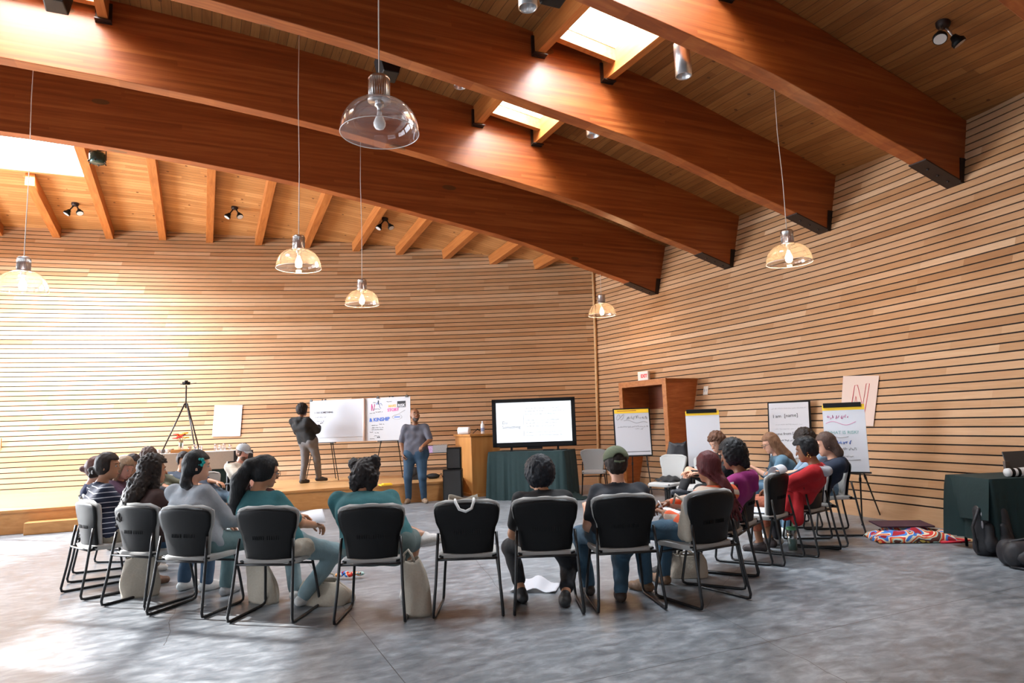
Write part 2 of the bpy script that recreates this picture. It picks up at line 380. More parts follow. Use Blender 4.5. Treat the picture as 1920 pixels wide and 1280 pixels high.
def thin_glass(name, tint=(.97, .98, 1), refl=.08, rough=.02):
    m_ = bpy.data.materials.new(name); m_.use_nodes = True; t = m_.node_tree; t.nodes.clear()
    o = t.nodes.new('ShaderNodeOutputMaterial'); mx = t.nodes.new('ShaderNodeMixShader'); tr_ = t.nodes.new('ShaderNodeBsdfTransparent'); gl = t.nodes.new('ShaderNodeBsdfGlossy')
    fr = t.nodes.new('ShaderNodeLayerWeight'); fr.inputs[0].default_value = .35
    mr = t.nodes.new('ShaderNodeMapRange'); mr.inputs[3].default_value = refl; mr.inputs[4].default_value = .75
    tr_.inputs[0].default_value = (*tint, 1); gl.inputs['Roughness'].default_value = rough
    t.links.new(fr.outputs['Facing'], mr.inputs[0]); t.links.new(mr.outputs[0], mx.inputs[0]); t.links.new(tr_.outputs[0], mx.inputs[1]); t.links.new(gl.outputs[0], mx.inputs[2]); t.links.new(mx.outputs[0], o.inputs[0])
    return m_
PANE = thin_glass('window glass', refl=.03)
def acrylic():
    m_ = bpy.data.materials.new('translucent acrylic'); m_.use_nodes = True; t = m_.node_tree; t.nodes.clear(); o = t.nodes.new('ShaderNodeOutputMaterial'); mx = t.nodes.new('ShaderNodeMixShader')
    a = t.nodes.new('ShaderNodeBsdfTranslucent'); a.inputs[0].default_value = (.9, .92, .95, 1); b = t.nodes.new('ShaderNodeBsdfDiffuse'); b.inputs[0].default_value = (.8, .82, .85, 1); mx.inputs[0].default_value = .3
    t.links.new(a.outputs[0], mx.inputs[1]); t.links.new(b.outputs[0], mx.inputs[2]); t.links.new(mx.outputs[0], o.inputs[0]); return m_
ACRYL = acrylic()
for n_, (bay, u0, u1, v0, v1) in enumerate(SKY):
    fr = MB(); zl = [deck_z(u, v) for u, v in ((u0, v0), (u1, v0), (u1, v1), (u0, v1))]
    cs = [(u0, v0), (u1, v0), (u1, v1), (u0, v1)]
    for a in range(4):
        b = (a+1) % 4
        (xa, ya), (xb, yb) = cs[a], cs[b]
        cxm, cym = (u0+u1)/2, (v0+v1)/2
        def outw(x, y, d=.04): return (x+(d if x > cxm else -d), y+(d if y > cym else -d))
        oa, ob = outw(xa, ya), outw(xb, yb)
        fr.hexa([(xa, ya, zl[a]-.02), (xb, yb, zl[b]-.02), (*ob, zl[b]-.02), (*oa, zl[a]-.02), (xa, ya, zl[a]+.62), (xb, yb, zl[b]+.62), (*ob, zl[b]+.62), (*oa, zl[a]+.62)])
    root = fr.build('window_%d' % (n_+1), WHITEW, rz=PHI); root['kind'] = 'structure'
    g_ = MB(); g_.add([(*cs[a], zl[a]+.6) for a in range(4)], [(0, 1, 2, 3)]); g_.build('pane', ACRYL, root)
    if bay > 0:   # trimmer joists either side of the light well, hung from the beams on steel brackets
        for uu in (u0-.14, u1+.05):
            jm = MB(); va, vb = BV[bay]+.22, BV[bay-1]
            za, zb_ = deck_z(uu, va), deck_z(uu, vb)
            jm.hexa([(uu-.06, va, za-.34), (uu+.06, va, za-.34), (uu+.06, vb, zb_-.34), (uu-.06, vb, zb_-.34), (uu-.06, va, za), (uu+.06, va, za), (uu+.06, vb, zb_), (uu-.06, vb, zb_)])
            j = jm.build('trimmer_joist', RAFT, rz=PHI)
            lab = ['dark timber joist beside the %s skylight, %s side' % ({0: 'large square', 1: 'smaller', 3: 'upper left hidden', 4: 'cut off upper', 5: 'hidden left'}.get(n_, 'far'), 'left' if uu < u0 else 'right')]
            tag(j, lab[0], 'joist', 'skylight joists')
            hg = MB(); hg.box((uu, vb-.015, zb_-.22), (.2, .03, .3)); hg.box((uu, vb-.05, zb_-.355), (.2, .12, .015)); hg.build('hanger', STEEL, j)
        for vv in ((v0-.06), (v1+.06)):
            jm = MB(); z0_, z1_ = deck_z(u0-.08, vv), deck_z(u1, vv)
            jm.hexa([(u0-.08, vv-.05, z0_-.2), (u1, vv-.05, z1_-.2), (u1, vv+.05, z1_-.2), (u0-.08, vv+.05, z0_-.2), (u0-.08, vv-.05, z0_+.02), (u1, vv-.05, z1_+.02), (u1, vv+.05, z1_+.02), (u0-.08, vv+.05, z0_+.02)])
            jm.build('header', RAFT, root)
for n_, (bay, u0, u1, v0, v1) in enumerate(SKY):   # sky light entering each well
    cu, cv = (u0+u1)/2, (v0+v1)/2; p = uv2w(cu, cv, deck_z(cu, cv)+.55)
    l = bpy.data.lights.new('skylight daylight', 'AREA'); l.shape = 'RECTANGLE'; l.size = u1-u0-.1; l.size_y = v1-v0-.1; l.energy = (1100, 850, 5200, 1300, 650, 150)[n_]; l.color = (.82, .91, 1)
    o = bpy.data.objects.new('skylight daylight', l); col.objects.link(o); o.location = p; o.rotation_euler = (0, 0, PHI)
# rafters of the back bay
rk = [-3.4, -2.25, -1.05, .05, 1.23, 2.4, 3.63, 4.7, 5.85, 6.96, 8.0]; rk = [-4.6] + rk
ordn = ['second', 'third', 'fourth', 'fifth', 'sixth', 'seventh', 'eighth', 'ninth', 'tenth', 'rightmost']
for q, u in enumerate(rk):
    s_ = U0_-u; vw = float(np.interp(s_, WS, WV))+.15; va = BV[0]+.2
    if u == -3.4: va = 16.5
    jm = MB(); N = 4; dp = .27
    z0_, z1_ = deck_z(u, va), deck_z(u, vw)
    jm.hexa([(u-.085, va, z0_-dp), (u+.085, va, z0_-dp), (u+.085, vw, z1_-dp), (u-.085, vw, z1_-dp), (u-.085, va, z0_), (u+.085, va, z0_), (u+.085, vw, z1_), (u-.085, vw, z1_)])
    o = jm.build('rafter', RAFT, rz=PHI, bevel=.006)
    if q == 0: lb = 'orange timber rafter just entering the picture at its left edge'
    elif q == 1: lb = 'first visible orange timber rafter from the left, beside the lit skylight well'
    else: lb = 'orange timber rafter, %s from the left, running down to the slatted back wall' % ordn[q-2]
    tag(o, lb, 'rafter', 'rafters of the back bay')
# left wall and rear wall with tall glazed openings
BRN = mat('plaster wall', (.55, .45, .34), .8, noise=.06, nscale=8)
WALN = mat('window frame wood', (.4, .2, .08), .5)
def glazed_wall(name, p0, p1, H, openings, wname, thick=.2, inward=1):
    d = (Vector(p1)-Vector(p0)); Lw = d.length; rz = math.atan2(d.y, d.x)
    mb = MB(); xs = sorted({0, Lw, *[o_[0] for o_ in openings], *[o_[1] for o_ in openings]}); zs = sorted({0, H, *[o_[2] for o_ in openings], *[o_[3] for o_ in openings]})
    for a in range(len(xs)-1):
        for b in range(len(zs)-1):
            xm, zm = (xs[a]+xs[a+1])/2, (zs[b]+zs[b+1])/2
            if any(o_[0] < xm < o_[1] and o_[2] < zm < o_[3] for o_ in openings): continue
            mb.box((xm, 0, zm), (xs[a+1]-xs[a], thick, zs[b+1]-zs[b]))
    o = mb.build(name, BRN, loc=(p0[0], p0[1], 0), rz=rz); o['kind'] = 'structure'
    for k, (x0, x1, z0_, z1_) in enumerate(openings):
        f = MB(); n = max(1, round((x1-x0)/1.2))
        for q in range(n+1): f.box((x0+(x1-x0)*q/n, 0, (z0_+z1_)/2), (.07, .12, z1_-z0_))
        for zz in (z0_+.035, (z0_+z1_)/2, z1_-.035): f.box(((x0+x1)/2, 0, zz), (x1-x0, .1, .07))
        fo_ = f.build('window_%d' % (wname+k), WALN, loc=(p0[0], p0[1], 0), rz=rz); fo_['kind'] = 'structure'
        g_ = MB(); g_.add([(x0, 0, z0_), (x1, 0, z0_), (x1, 0, z1_), (x0, 0, z1_)], [(0, 1, 2, 3)]); g_.build('pane', PANE, fo_)
    return o, rz
LW0, LW1 = (-14.6, 14.2), (-11.0, -6.2)
glazed_wall('wall_left', LW0, LW1, 8.2, [(.6, 6.0, .5, 4.2), (7.0, 12.0, .5, 3.3), (13, 18.5, .5, 3.3), (4.2, 6.3, 4.95, 6.3)], 7)
RW0, RW1 = (-11.6, -6.0), (9.5, -6.0)
glazed_wall('wall_rear', RW0, RW1, 8.2, [(2, 8, .4, 3.4), (10, 17, .4, 3.4)], 11)
dl = (Vector(LW1)-Vector(LW0)).normalized(); nin = Vector((-dl.y, dl.x)); nin = nin if nin.x > 0 else -nin
def along(p0, dd, x): return Vector((p0[0]+dd.x*x, p0[1]+dd.y*x))
for (x, z, sx, sy, pw, nm) in ((3.3, 2.35, 5.4, 3.7, 7000, 'daylight through left window near stage'), (9.5, 1.9, 5, 2.8, 700, 'daylight through left middle window'), (15.7, 1.9, 5.5, 2.8, 700, 'daylight through left near window')):
    p = along(LW0, dl, x) - nin*.25
    area(nm, (p.x, p.y, z), (nin.x, nin.y, .02), sx, sy, pw, (.86, .93, 1))
for (x, pw) in ((5, 200), (13.5, 160)):
    area('daylight through rear window', (RW0[0]+x, -6.3, 1.9), (0, 1, -.1), 6, 3, pw, (.84, .92, 1))
# ------------------------------------------------------------------ people: signed-distance bodies turned into one continuous surface
def rcone(P_, a, b, ra, rb):
    a = np.asarray(a, float); b = np.asarray(b, float); ba = b-a; L2 = max(1e-9, ba@ba)
    pa = P_-a; h_ = np.clip((pa@ba)/L2, 0, 1); d = np.sqrt(((pa-h_[..., None]*ba)**2).sum(-1)); return d-(ra+(rb-ra)*h_)
def ellip(P_, c, r, Rm=None):
    q = P_-np.asarray(c, float)
    if Rm is not None: q = q@np.asarray(Rm, float)
    r = np.asarray(r, float); k0 = np.sqrt(((q/r)**2).sum(-1)); k1 = np.sqrt(((q/(r*r))**2).sum(-1))+1e-9
    return k0*(k0-1)/k1
def surf(prims, h_, post=None, noise=0, nfreq=40, seed=0):
    """prims: ('c',a,b,ra,rb,k) or ('e',c,r,Rm,k). returns verts, faces of the smooth union"""
    lo = np.full(3, 1e9); hi = -lo
    bx = []
    for p in prims:
        if p[0] == 'c':
            a, b = np.asarray(p[1], float), np.asarray(p[2], float); m_ = max(p[3], p[4]); l, u = np.minimum(a, b)-m_, np.maximum(a, b)+m_
        else:
            m_ = max(p[2]); c = np.asarray(p[1], float); l, u = c-m_, c+m_
        bx.append((l, u)); lo = np.minimum(lo, l); hi = np.maximum(hi, u)
    pad = 3*h_+noise; lo = lo-pad; hi = hi+pad; n = np.ceil((hi-lo)/h_).astype(int)+1
    F = np.full(n, .08)
    ax = [lo[i]+h_*np.arange(n[i]) for i in range(3)]
    for p, (l, u) in zip(prims, bx):
        mg = .07; i0 = np.maximum(0, np.floor((l-mg-lo)/h_).astype(int)); i1 = np.minimum(n, np.ceil((u+mg-lo)/h_).astype(int)+1)
        s_ = tuple(slice(a, b) for a, b in zip(i0, i1)); P_ = np.stack(np.meshgrid(ax[0][s_[0]], ax[1][s_[1]], ax[2][s_[2]], indexing='ij'), -1)
        d = rcone(P_, *p[1:5]) if p[0] == 'c' else ellip(P_, *p[1:4]); k = p[-1]; f = F[s_]
        hh = np.maximum(k-np.abs(f-d), 0)/k; F[s_] = np.minimum(f, d)-hh*hh*k*.25
    if noise or post:
        P_ = np.stack(np.meshgrid(*ax, indexing='ij'), -1)
        if noise:
            q = P_*nfreq; F = F+noise*(np.sin(q[..., 0]+1.7*np.sin(q[..., 2]*.6+seed))*np.sin(q[..., 1]*1.1+seed)*np.sin(q[..., 2]*.8+1.3*np.sin(q[..., 0]*.5)))
        if post: F = post(P_, F)
    F[0] = F[-1] = .05; F[:, 0] = F[:, -1] = .05; F[:, :, 0] = F[:, :, -1] = .05
    I = F < 0
    c8 = [I[a:n[0]-1+a, b:n[1]-1+b, c:n[2]-1+c] for a in (0, 1) for b in (0, 1) for c in (0, 1)]
    an = np.logical_or.reduce(c8) & ~np.logical_and.reduce(c8)
    idx = np.argwhere(an); vid = np.full(an.shape, -1, int); vid[tuple(idx.T)] = np.arange(len(idx))
    cor = [(a, b, c) for a in (0, 1) for b in (0, 1) for c in (0, 1)]
    fv = {c: F[idx[:, 0]+c[0], idx[:, 1]+c[1], idx[:, 2]+c[2]] for c in cor}
    acc = np.zeros((len(idx), 3)); cnt = np.zeros(len(idx))
    for c in cor:
        for ax_ in range(3):
            if c[ax_]: continue
            d = list(c); d[ax_] = 1; d = tuple(d); fa, fb = fv[c], fv[d]; m_ = (fa < 0) != (fb < 0)
            t = np.where(m_, fa/np.where(m_, fa-fb, 1), 0); pt_ = np.tile(np.array(c, float), (len(idx), 1)); pt_[:, ax_] = t
            acc += pt_*m_[:, None]; cnt += m_
    V = lo+h_*(idx+acc/np.maximum(cnt, 1)[:, None])
    fs = []
    for ax_ in range(3):
        A_ = np.moveaxis(I, ax_, 0); s0, s1 = A_[:-1], A_[1:]; df = s0 != s1
        e = np.argwhere(df)
        o1, o2 = [a for a in range(3) if a != ax_]
        e = e[(e[:, 1] > 0) & (e[:, 2] > 0) & (e[:, 1] < A_.shape[1]-1) & (e[:, 2] < A_.shape[2]-1)]
        if not len(e): continue
        def cell(du, dv):
            q = np.zeros((len(e), 3), int); q[:, ax_] = e[:, 0]; q[:, o1] = e[:, 1]-du; q[:, o2] = e[:, 2]-dv; return vid[q[:, 0], q[:, 1], q[:, 2]]
        Q = np.stack([cell(1, 1), cell(0, 1), cell(0, 0), cell(1, 0)], 1); ins = s0[e[:, 0], e[:, 1], e[:, 2]]
        fl_ = ins if ax_ != 1 else ~ins
        Q = np.where(fl_[:, None], Q, Q[:, ::-1]); Q = Q[(Q >= 0).all(1)]; fs.append(Q)
    return V, np.concatenate(fs)
def smesh(name, parts, m_, parent, smooth_it=0):
    me = bpy.data.meshes.new(name); off = 0; VV = []; FF = []
    for V, Fq in parts: VV.append(V); FF.append(Fq+off); off += len(V)
    V = np.concatenate(VV); Fq = np.concatenate(FF)
    me.vertices.add(len(V)); me.vertices.foreach_set('co', V.astype(np.float32).ravel()); me.loops.add(4*len(Fq)); me.loops.foreach_set('vertex_index', Fq.astype(np.int32).ravel())
    me.polygons.add(len(Fq)); me.polygons.foreach_set('loop_start', np.arange(0, 4*len(Fq), 4, dtype=np.int32)); me.polygons.foreach_set('loop_total', np.full(len(Fq), 4, np.int32)); me.polygons.foreach_set('use_smooth', np.ones(len(Fq), bool))
    me.update(calc_edges=True); me.validate(); me.materials.append(m_)
    o = bpy.data.objects.new(name, me); col.objects.link(o); o.parent = parent
    if smooth_it: s_ = o.modifiers.new('smooth', 'SMOOTH'); s_.iterations = smooth_it; s_.factor = .5
    return o
def ik(a, c, l1, l2, pole):
    a, c, pole = Vector(a), Vector(c), Vector(pole); d = c-a; L = min(d.length, (l1+l2)*.995); u = d.normalized(); c2 = a+u*L
    x = (l1*l1-l2*l2+L*L)/(2*L); y = math.sqrt(max(0, l1*l1-x*x)); p = (pole-u*pole.dot(u)); p = p.normalized() if p.length > 1e-5 else Vector((0, 0, -1)); return a+u*x+p*y, c2
def hand_prims(w_, f_, dorsal, side, curl=.5, s_=1.0, spread=.0, infl=0):
    """wrist point, finger direction, back-of-hand direction; side=+1 when the thumb is on local +x"""
    y = Vector(f_).normalized(); z = Vector(dorsal); z = (z-y*z.dot(y)); z = z.normalized() if z.length > 1e-4 else Vector((0, 0, 1)); x = y.cross(z)*side
    W = Vector(w_); L = lambda a, b, c: W+(x*a+y*b+z*c)*s_
    pr_ = []
    c = lambda a, b, ra, rb, k=.008: pr_.append(('c', tuple(a), tuple(b), (ra+infl)*s_, (rb+infl)*s_, k))
    for i, (kx, ky) in enumerate(((.028, .088), (.009, .093), (-.010, .088), (-.027, .079))):
        c(L(kx*.5, .005, 0), L(kx, ky, 0), .014, .0115, .014)
        ln = (.042, .047, .044, .034)[i]; p = L(kx, ky, 0); ang = 0; dx = kx*spread
        for j, (fl_, rr) in enumerate(((ln, .0092), (ln*.62, .0082), (ln*.5, .0075))):
            ang += curl*(.75, .95, .7)[j]; d = (x*dx+y*math.cos(ang)-z*math.sin(ang)); q = p+d.normalized()*fl_*s_; c(p, q, rr, rr*.9, .004); p = q
    t0 = L(.02, .022, -.004); t1 = L(.046, .05, -.014); t2 = L(.052, .082, -.022-.012*curl); t3 = L(.046, .105, -.03-.02*curl)
    c(t0, t1, .0145, .0115, .01); c(t1, t2, .011, .0095, .004); c(t2, t3, .0095, .008, .004)
    return pr_
SKIN = {'light': (.62, .34, .23), 'tan': (.42, .21, .12), 'brown': (.2, .085, .04), 'dark': (.1, .04, .02), 'pink': (.6, .3, .22)}
def skin(k): return mat('skin '+k, SKIN[k], .5, noise=.08, nscale=30, spec=.35)
def hairm(k, c): return mat('hair '+k, c, .55, noise=.55, nscale=110, bump=.5, spec=.22, stretch=(1, 1, .22))
EYEW = mat('eye white', (.4, .38, .36), .4); EYED = mat('eye dark', (.02, .012, .01), .2); LIP = mat('lips', (.4, .12, .09), .5)
GLM = mat('spectacle rim', (.05, .04, .04), .3, .3)
def person(label, loc, rz, crown, yaw=0, pitch=0, skn='tan', bulk=1.0, top=('teal', (.1, .3, .33)), sleeve=.55, bottom=('jeans', (.1, .17, .27)), hair=('black', (.012, .01, .01)), style='short', hands=None, feet=None, knees=None, shoe=('white', (.6, .6, .58)), seat=.53, stand=False, hood=None, glasses=False, extra=None, hemz=None, curl=.5, topmat=None, botmat=None, pantlen=1.0, bald=False, tilt=0, res=.0125, legs=True, armw=1.0, z0=0, dorsal=None, sock=True, hs=1.06, nk=1.0, hv=0):
    """loc: seat point on the ground plan; crown: world position of the crown of the head"""
    root = empty('person', (loc[0], loc[1], z0), R(rz), label, 'person', None)
    Mi = Matrix.Translation((loc[0], loc[1], z0)) @ Matrix.Rotation(R(rz), 4, 'Z'); Mi = Mi.inverted()
    cr_ = Mi @ Vector(crown)
    Rh = (Matrix.Rotation(R(yaw), 3, 'Z') @ Matrix.Rotation(R(tilt), 3, 'Y') @ Matrix.Rotation(R(-pitch), 3, 'X'))
    hc = cr_ - Rh @ Vector((0, 0, .115*hs)); hl = lambda x, y, z: hc + Rh @ (Vector((x, y, z))*hs)
    Rn = np.array(Rh)
    pel = Vector((0, 0, seat)); neck = hc + Rh @ Vector((0, -.035, -.1)) + Vector((0, -.02, -.07*nk)); b = bulk
    ch_ = pel.lerp(neck, .62)+Vector((0, -.035, 0)); bl_ = pel.lerp(neck, .28)+Vector((0, -.02, 0)); sh = neck+Vector((0, -.005, -.042))
    up = (neck-pel).normalized(); sw = .172*(.6+.4*b)+ (.01 if b > 1.1 else 0)
    S = [sh+Vector((s_*sw, 0, -.015)) for s_ in (-1, 1)]
    hands = hands or [(-.14, .36, seat+.13), (.14, .36, seat+.13)]
    arms = []
    for s_, Sx, Hd in zip((-1, 1), S, hands):
        if len(Hd) > 3: pole = Vector(Hd[3:6]); Hd = Hd[:3]
        else: pole = Vector((s_*.35, -.5, -1))
        el, wr_ = ik(Sx, Hd, .285, .245, pole); arms.append((Sx, el, wr_))
    thl, shl = (.43, .41) if not stand else ((seat-.085)*.525, (seat-.085)*.49)
    lg = []
    hip = [pel+Vector((s_*.085*b, .02, -.0)) for s_ in (-1, 1)]
    feet = feet or [(-.14, .42, .0), (.14, .42, .0)]
    for i, (s_, Hp) in enumerate(zip((-1, 1), hip)):
        ft = Vector(feet[i][:3])+Vector((0, 0, .085)); fd = Vector(feet[i][3:6]) if len(feet[i]) > 3 else Vector((s_*.15, 1, 0))
        pole = Vector(knees[i]) if knees else Vector((s_*.15, 1, .9)) if not stand else Vector((s_*.1, 1, 0))
        kn, an_ = ik(Hp, ft, thl, shl, pole); lg.append((Hp, kn, an_, fd.normalized()))
    t = lambda v: tuple(v)
    def torso(g, k=.06, low=True):
        ab = [('c', t(pel+Vector((-.075*b, 0, .01))), t(pel+Vector((.075*b, 0, .01))), .112*b+g, .112*b+g, k)] if low else []
        ab += [('c', t(bl_+Vector((-.06*b, .01, 0))), t(bl_+Vector((.06*b, .01, 0))), .108*b+g, .108*b+g, k),
               ('c', t(ch_+Vector((-.085*b, 0, 0))), t(ch_+Vector((.085*b, 0, 0))), .105*(.5+.5*b)+g, .105*(.5+.5*b)+g, k),
               ('c', t(sh+Vector((-sw*.8, 0, -.02))), t(sh+Vector((sw*.8, 0, -.02))), .058+g, .058+g, k),
               ('c', t(neck), t(neck+Vector((0, 0, -.05))), .055+g*.6, .075+g, .04)]
        return ab
    aw = armw*(.75+.25*b)
    SKm = skin(skn)
    body = torso(0)
    for (a, e, w_) in arms: body += [('c', t(a), t(e), .05*aw, .041*aw, .03), ('c', t(e), t(w_), .041*aw, .027*aw, .02)]
    if legs:
        for (hp, kn, an_, fd) in lg: body += [('c', t(hp), t(kn), .082*b, .056*(.6+.4*b), .04), ('c', t(kn), t(an_), .054*(.6+.4*b), .036, .02), ('c', t(an_), t(an_+fd*.12+Vector((0, 0, -.05))), .034, .026, .02)]
    body += [('c', t(neck+Vector((0, 0, -.03))), t(hl(0, -.02, -.05)), .054, .05, .02), ('e', t(hl(0, -.008, .015)), (.074*hs, .092*hs, .1*hs), Rn, .02), ('e', t(hl(0, .022, -.05)), (.056*hs, .062*hs, .062*hs), Rn, .03), ('e', t(hl(0, .068, -.092)), (.022, .018, .016), Rn, .03),
             ('c', t(hl(0, .082, .012)), t(hl(0, .104, -.026)), .009, .0125, .01), ('e', t(hl(-.076, -.006, -.012)), (.011, .02, .031), Rn, .008), ('e', t(hl(.076, -.006, -.012)), (.011, .02, .031), Rn, .008), ('c', t(hl(-.022, .083, -.062)), t(hl(.022, .083, -.062)), .0085, .0085, .008), ('c', t(hl(-.04, .074, .03)), t(hl(.04, .074, .03)), .012, .012, .014)]
    parts = [surf(body, res)]
    for i, (a, e, w_) in enumerate(arms):
        f_ = (w_-e).normalized(); do = Vector(dorsal[i]) if dorsal and dorsal[i] else Vector((0, 0, 1)); fw = f_
        if f_.z < -.6 and stand: do = Vector(((-1, 1)[i], 0, 0))
        x_ = fw.cross(do); sgn = 1 if (x_.x*((1, -1)[i])) >= 0 else -1
        if stand and f_.z < -.6: sgn = 1 if x_.y > 0 else -1
        parts.append(surf(hand_prims(w_-f_*.012, fw, do, sgn, curl), .0048))
    smesh('body', parts, SKm, root, 2)
    # clothes
    tm = topmat or cloth_mat('shirt '+top[0], tuple(.68*c for c in top[1]), .9, .16, 11, .9)
    hz = hemz if hemz is not None else (seat-.03 if not stand else seat-.06)
    shirt = torso(.014)
    fr_ = sleeve
    for (a, e, w_) in arms:
        if fr_ > 0:
            e1 = a.lerp(e, min(1, fr_/.5*1.0) if fr_ < .5 else 1); shirt.append(('c', t(a), t(e1), .064*aw, .058*aw, .03))
            if fr_ > .5: shirt.append(('c', t(e), t(e.lerp(w_, (fr_-.5)*2)), .056*aw, .04*aw, .02))
    if hood: shirt += [('c', t(neck+Vector((-.07, -.07, -.02))), t(neck+Vector((.07, -.07, -.02))), .05, .05, .03), ('c', t(neck+Vector((0, -.09, -.05))), t(neck+Vector((0, -.1, -.12))), .055, .04, .04)]
    def post(P_, F):
        F = np.maximum(F, hz-P_[..., 2]+.3*np.maximum(0, P_[..., 1]-.12)*0)
        nb = neck+Vector((0, .03, .035)); d = ellip(P_, t(nb), (.075, .085, .05)); return np.maximum(F, -d)
    smesh('shirt', [surf(shirt, res, post, noise=.0065, nfreq=26, seed=len(label))], tm, root, 2)
    if legs:
        bm = botmat or cloth_mat('trousers '+bottom[0], tuple(.62*c*k for c, k in zip(bottom[1], (1, .95, .85))), .9, .2, 13, .9)
        pn_ = [('c', t(pel+Vector((-.078*b, 0, 0))), t(pel+Vector((.078*b, 0, 0))), .122*b, .122*b, .05)]
        for (hp, kn, an_, fd) in lg:
            pn_ += [('c', t(hp), t(kn), .097*b, .072*(.6+.4*b), .05)]
            if pantlen > .5: pn_ += [('c', t(kn), t(kn.lerp(an_+Vector((0, 0, .01)), (pantlen-.5)*2)), .07*(.6+.4*b), .058, .03)]
        zc = seat+.1
        smesh('trousers', [surf(pn_, res, lambda P_, F: np.maximum(F, P_[..., 2]-zc), noise=.006, nfreq=24, seed=2)], bm, root, 2)
        sm_ = cloth_mat('shoe '+shoe[0], shoe[1], .6, .1, 60)
        for (hp, kn, an_, fd) in lg:
            dn = (an_-kn).normalized(); dn = (dn-fd*dn.dot(fd)).normalized(); a = an_+dn*.045-fd*.035; bb = an_+dn*.055+fd*.15
            pl = an_+dn*.085
            def sp_(P_, F, pl=pl, dn=dn): return np.maximum(F, (P_-np.array(pl))@np.array(dn))
            smesh('shoe', [surf([('c', t(a), t(an_+dn*.04+fd*.06), .043, .045, .03), ('c', t(an_+dn*.05+fd*.05), t(bb), .046, .036, .03), ('c', t(an_), t(an_+dn*.04), .042, .046, .02)], .008, sp_)], sm_, root, 1)
    # eyes, brows and mouth
    for s_ in (-1, 1):
        e_ = MB(); e_.ball(hl(s_*.03, .078, .008), .0088, n=10); eo = e_.build('eye', EYEW, root); e_ = MB(); e_.ball(hl(s_*.03, .0835, .008), .0052, n=8); e_.build('pupil', EYED, eo)
    e_ = MB(); e_.tube([hl(-.022, .091, -.062), hl(0, .0945, -.064), hl(.022, .091, -.062)], .0035, 6); e_.build('mouth', LIP, root)
    e_ = MB(); [e_.tube([hl(s_*.015, .088, .03), hl(s_*.032, .087, .034), hl(s_*.048, .077, .028)], .003, 5) for s_ in (-1, 1)]; e_.build('eyebrows', hairm(*hair), root)
    if glasses:
        g_ = MB()
        for s_ in (-1, 1):
            g_.tube([hl(s_*.032+.021*math.cos(a), .1, .004+.019*math.sin(a)) for a in np.linspace(0, 5.9, 14)], .0022, 5, closed=True); g_.tube([hl(s_*.053, .098, .008), hl(s_*.078, .05, .012), hl(s_*.082, -.01, .006)], .002, 5)
        g_.tube([hl(-.012, .101, .008), hl(.012, .101, .008)], .002, 5); g_.build('glasses', GLM, root)
    # hair
    hm = hairm(*hair); HP = []; nz, nf, hr = .004, 60, .0095
    vol = {'short': .016, 'afro': .032, 'curly': .03, 'buns': .028}.get(style, .016)+hv
    if not bald:
        HP.append(('e', t(hl(0, -.016, .026)), tuple(np.array((.076+vol, .092+vol, .098+vol))*hs), Rn, .02))
        if style in ('short', 'afro', 'curly'): HP.append(('e', t(hl(0, -.055, -.03)), (.06+vol*.5, .04+vol*.5, .05), Rn, .03))
        if style == 'long' or style == 'ponytail' or style == 'braids' or style == 'bun' or style == 'buns': HP.append(('e', t(hl(0, -.045, -.02)), (.072, .06, .07), Rn, .03))
    if style == 'curly': nz, nf = .014, 95
    if style == 'afro': nz, nf = .01, 110
    if style == 'buns': nz, nf = .012, 95
    if extra:
        for q in extra:
            if q[0] == 'c': HP.append(('c', t(hl(*q[1])), t(hl(*q[2])), q[3], q[4], q[5] if len(q) > 5 else .02))
            elif q[0] == 'w': HP.append(('c', q[1], q[2], q[3], q[4], .03))
    def hpost(P_, F):
        q = (P_-np.array(hc))@Rn; cut = np.minimum(np.minimum(q[..., 1]-.018-.35*np.abs(q[..., 0]), .068-q[..., 2]), 1); cut = np.where(q[..., 2] < -.25, -1, cut); return np.maximum(F, cut)
    if HP: smesh('hair', [surf(HP, hr, hpost, noise=nz if style not in ('short', 'bun') else (.004 if style == 'bun' else .0065), nfreq=nf if style != 'short' else 80, seed=len(label))], hm, root, 1)
    return dict(root=root, hl=hl, neck=neck, sh=sh, arms=arms, legs=lg, Mi=Mi, hc=hc, Rh=Rh)
# ------------------------------------------------------------------ placing helper: the point at forward distance Y seen along a picture direction
def at(x, y, Y):
    d = F_ + RX*((x-960)/FPX) - UX*((y-640)/FPX); return d*(Y/d.y) + Vector((0, 0, CAMH))
def flr(x, y, z=0):
    d = F_ + RX*((x-960)/FPX) - UX*((y-640)/FPX); return d*((z-CAMH)/d.z) + Vector((0, 0, CAMH))
def text(s, size, m_, parent, M, name='lettering', bold=0, align='LEFT', extrude=.0008):
    cu = bpy.data.curves.new('t', 'FONT'); cu.body = s; cu.size = size; cu.extrude = extrude; cu.offset = bold; cu.align_x = align; cu.resolution_u = 2
    to = bpy.data.objects.new('t', cu); me = bpy.data.meshes.new_from_object(to); me.name = name
    me.transform(M); me.materials.clear(); me.materials.append(m_)
    o = bpy.data.objects.new(name, me); col.objects.link(o); o.parent = parent; bpy.data.objects.remove(to); return o
UPR = Matrix.Rotation(R(90), 4, 'X')      # lettering standing in the XZ plane, read from -Y
def TM(x, y, z, tilt=0): return Matrix.Translation((x, y, z)) @ UPR @ Matrix.Rotation(tilt, 4, 'Z')
def scribble(x0, x1, z, amp, wob, rnd, y=0, r=.003):
    """a word-broken line of handwriting from x0 to x1 at height z in the XZ plane"""
    out = []; x = x0
    while x < x1:
        wl = min(rnd.uniform(.025, .09), x1-x); n = max(4, int(wl/.006)); pts = []
        for k in range(n+1):
            t = k/n; pts.append((x+wl*t, y, z+amp*(rnd.random()-.5)*1.6+wob*math.sin(x*9)))
        out.append(pts); x += wl+rnd.uniform(.012, .025)
    return out
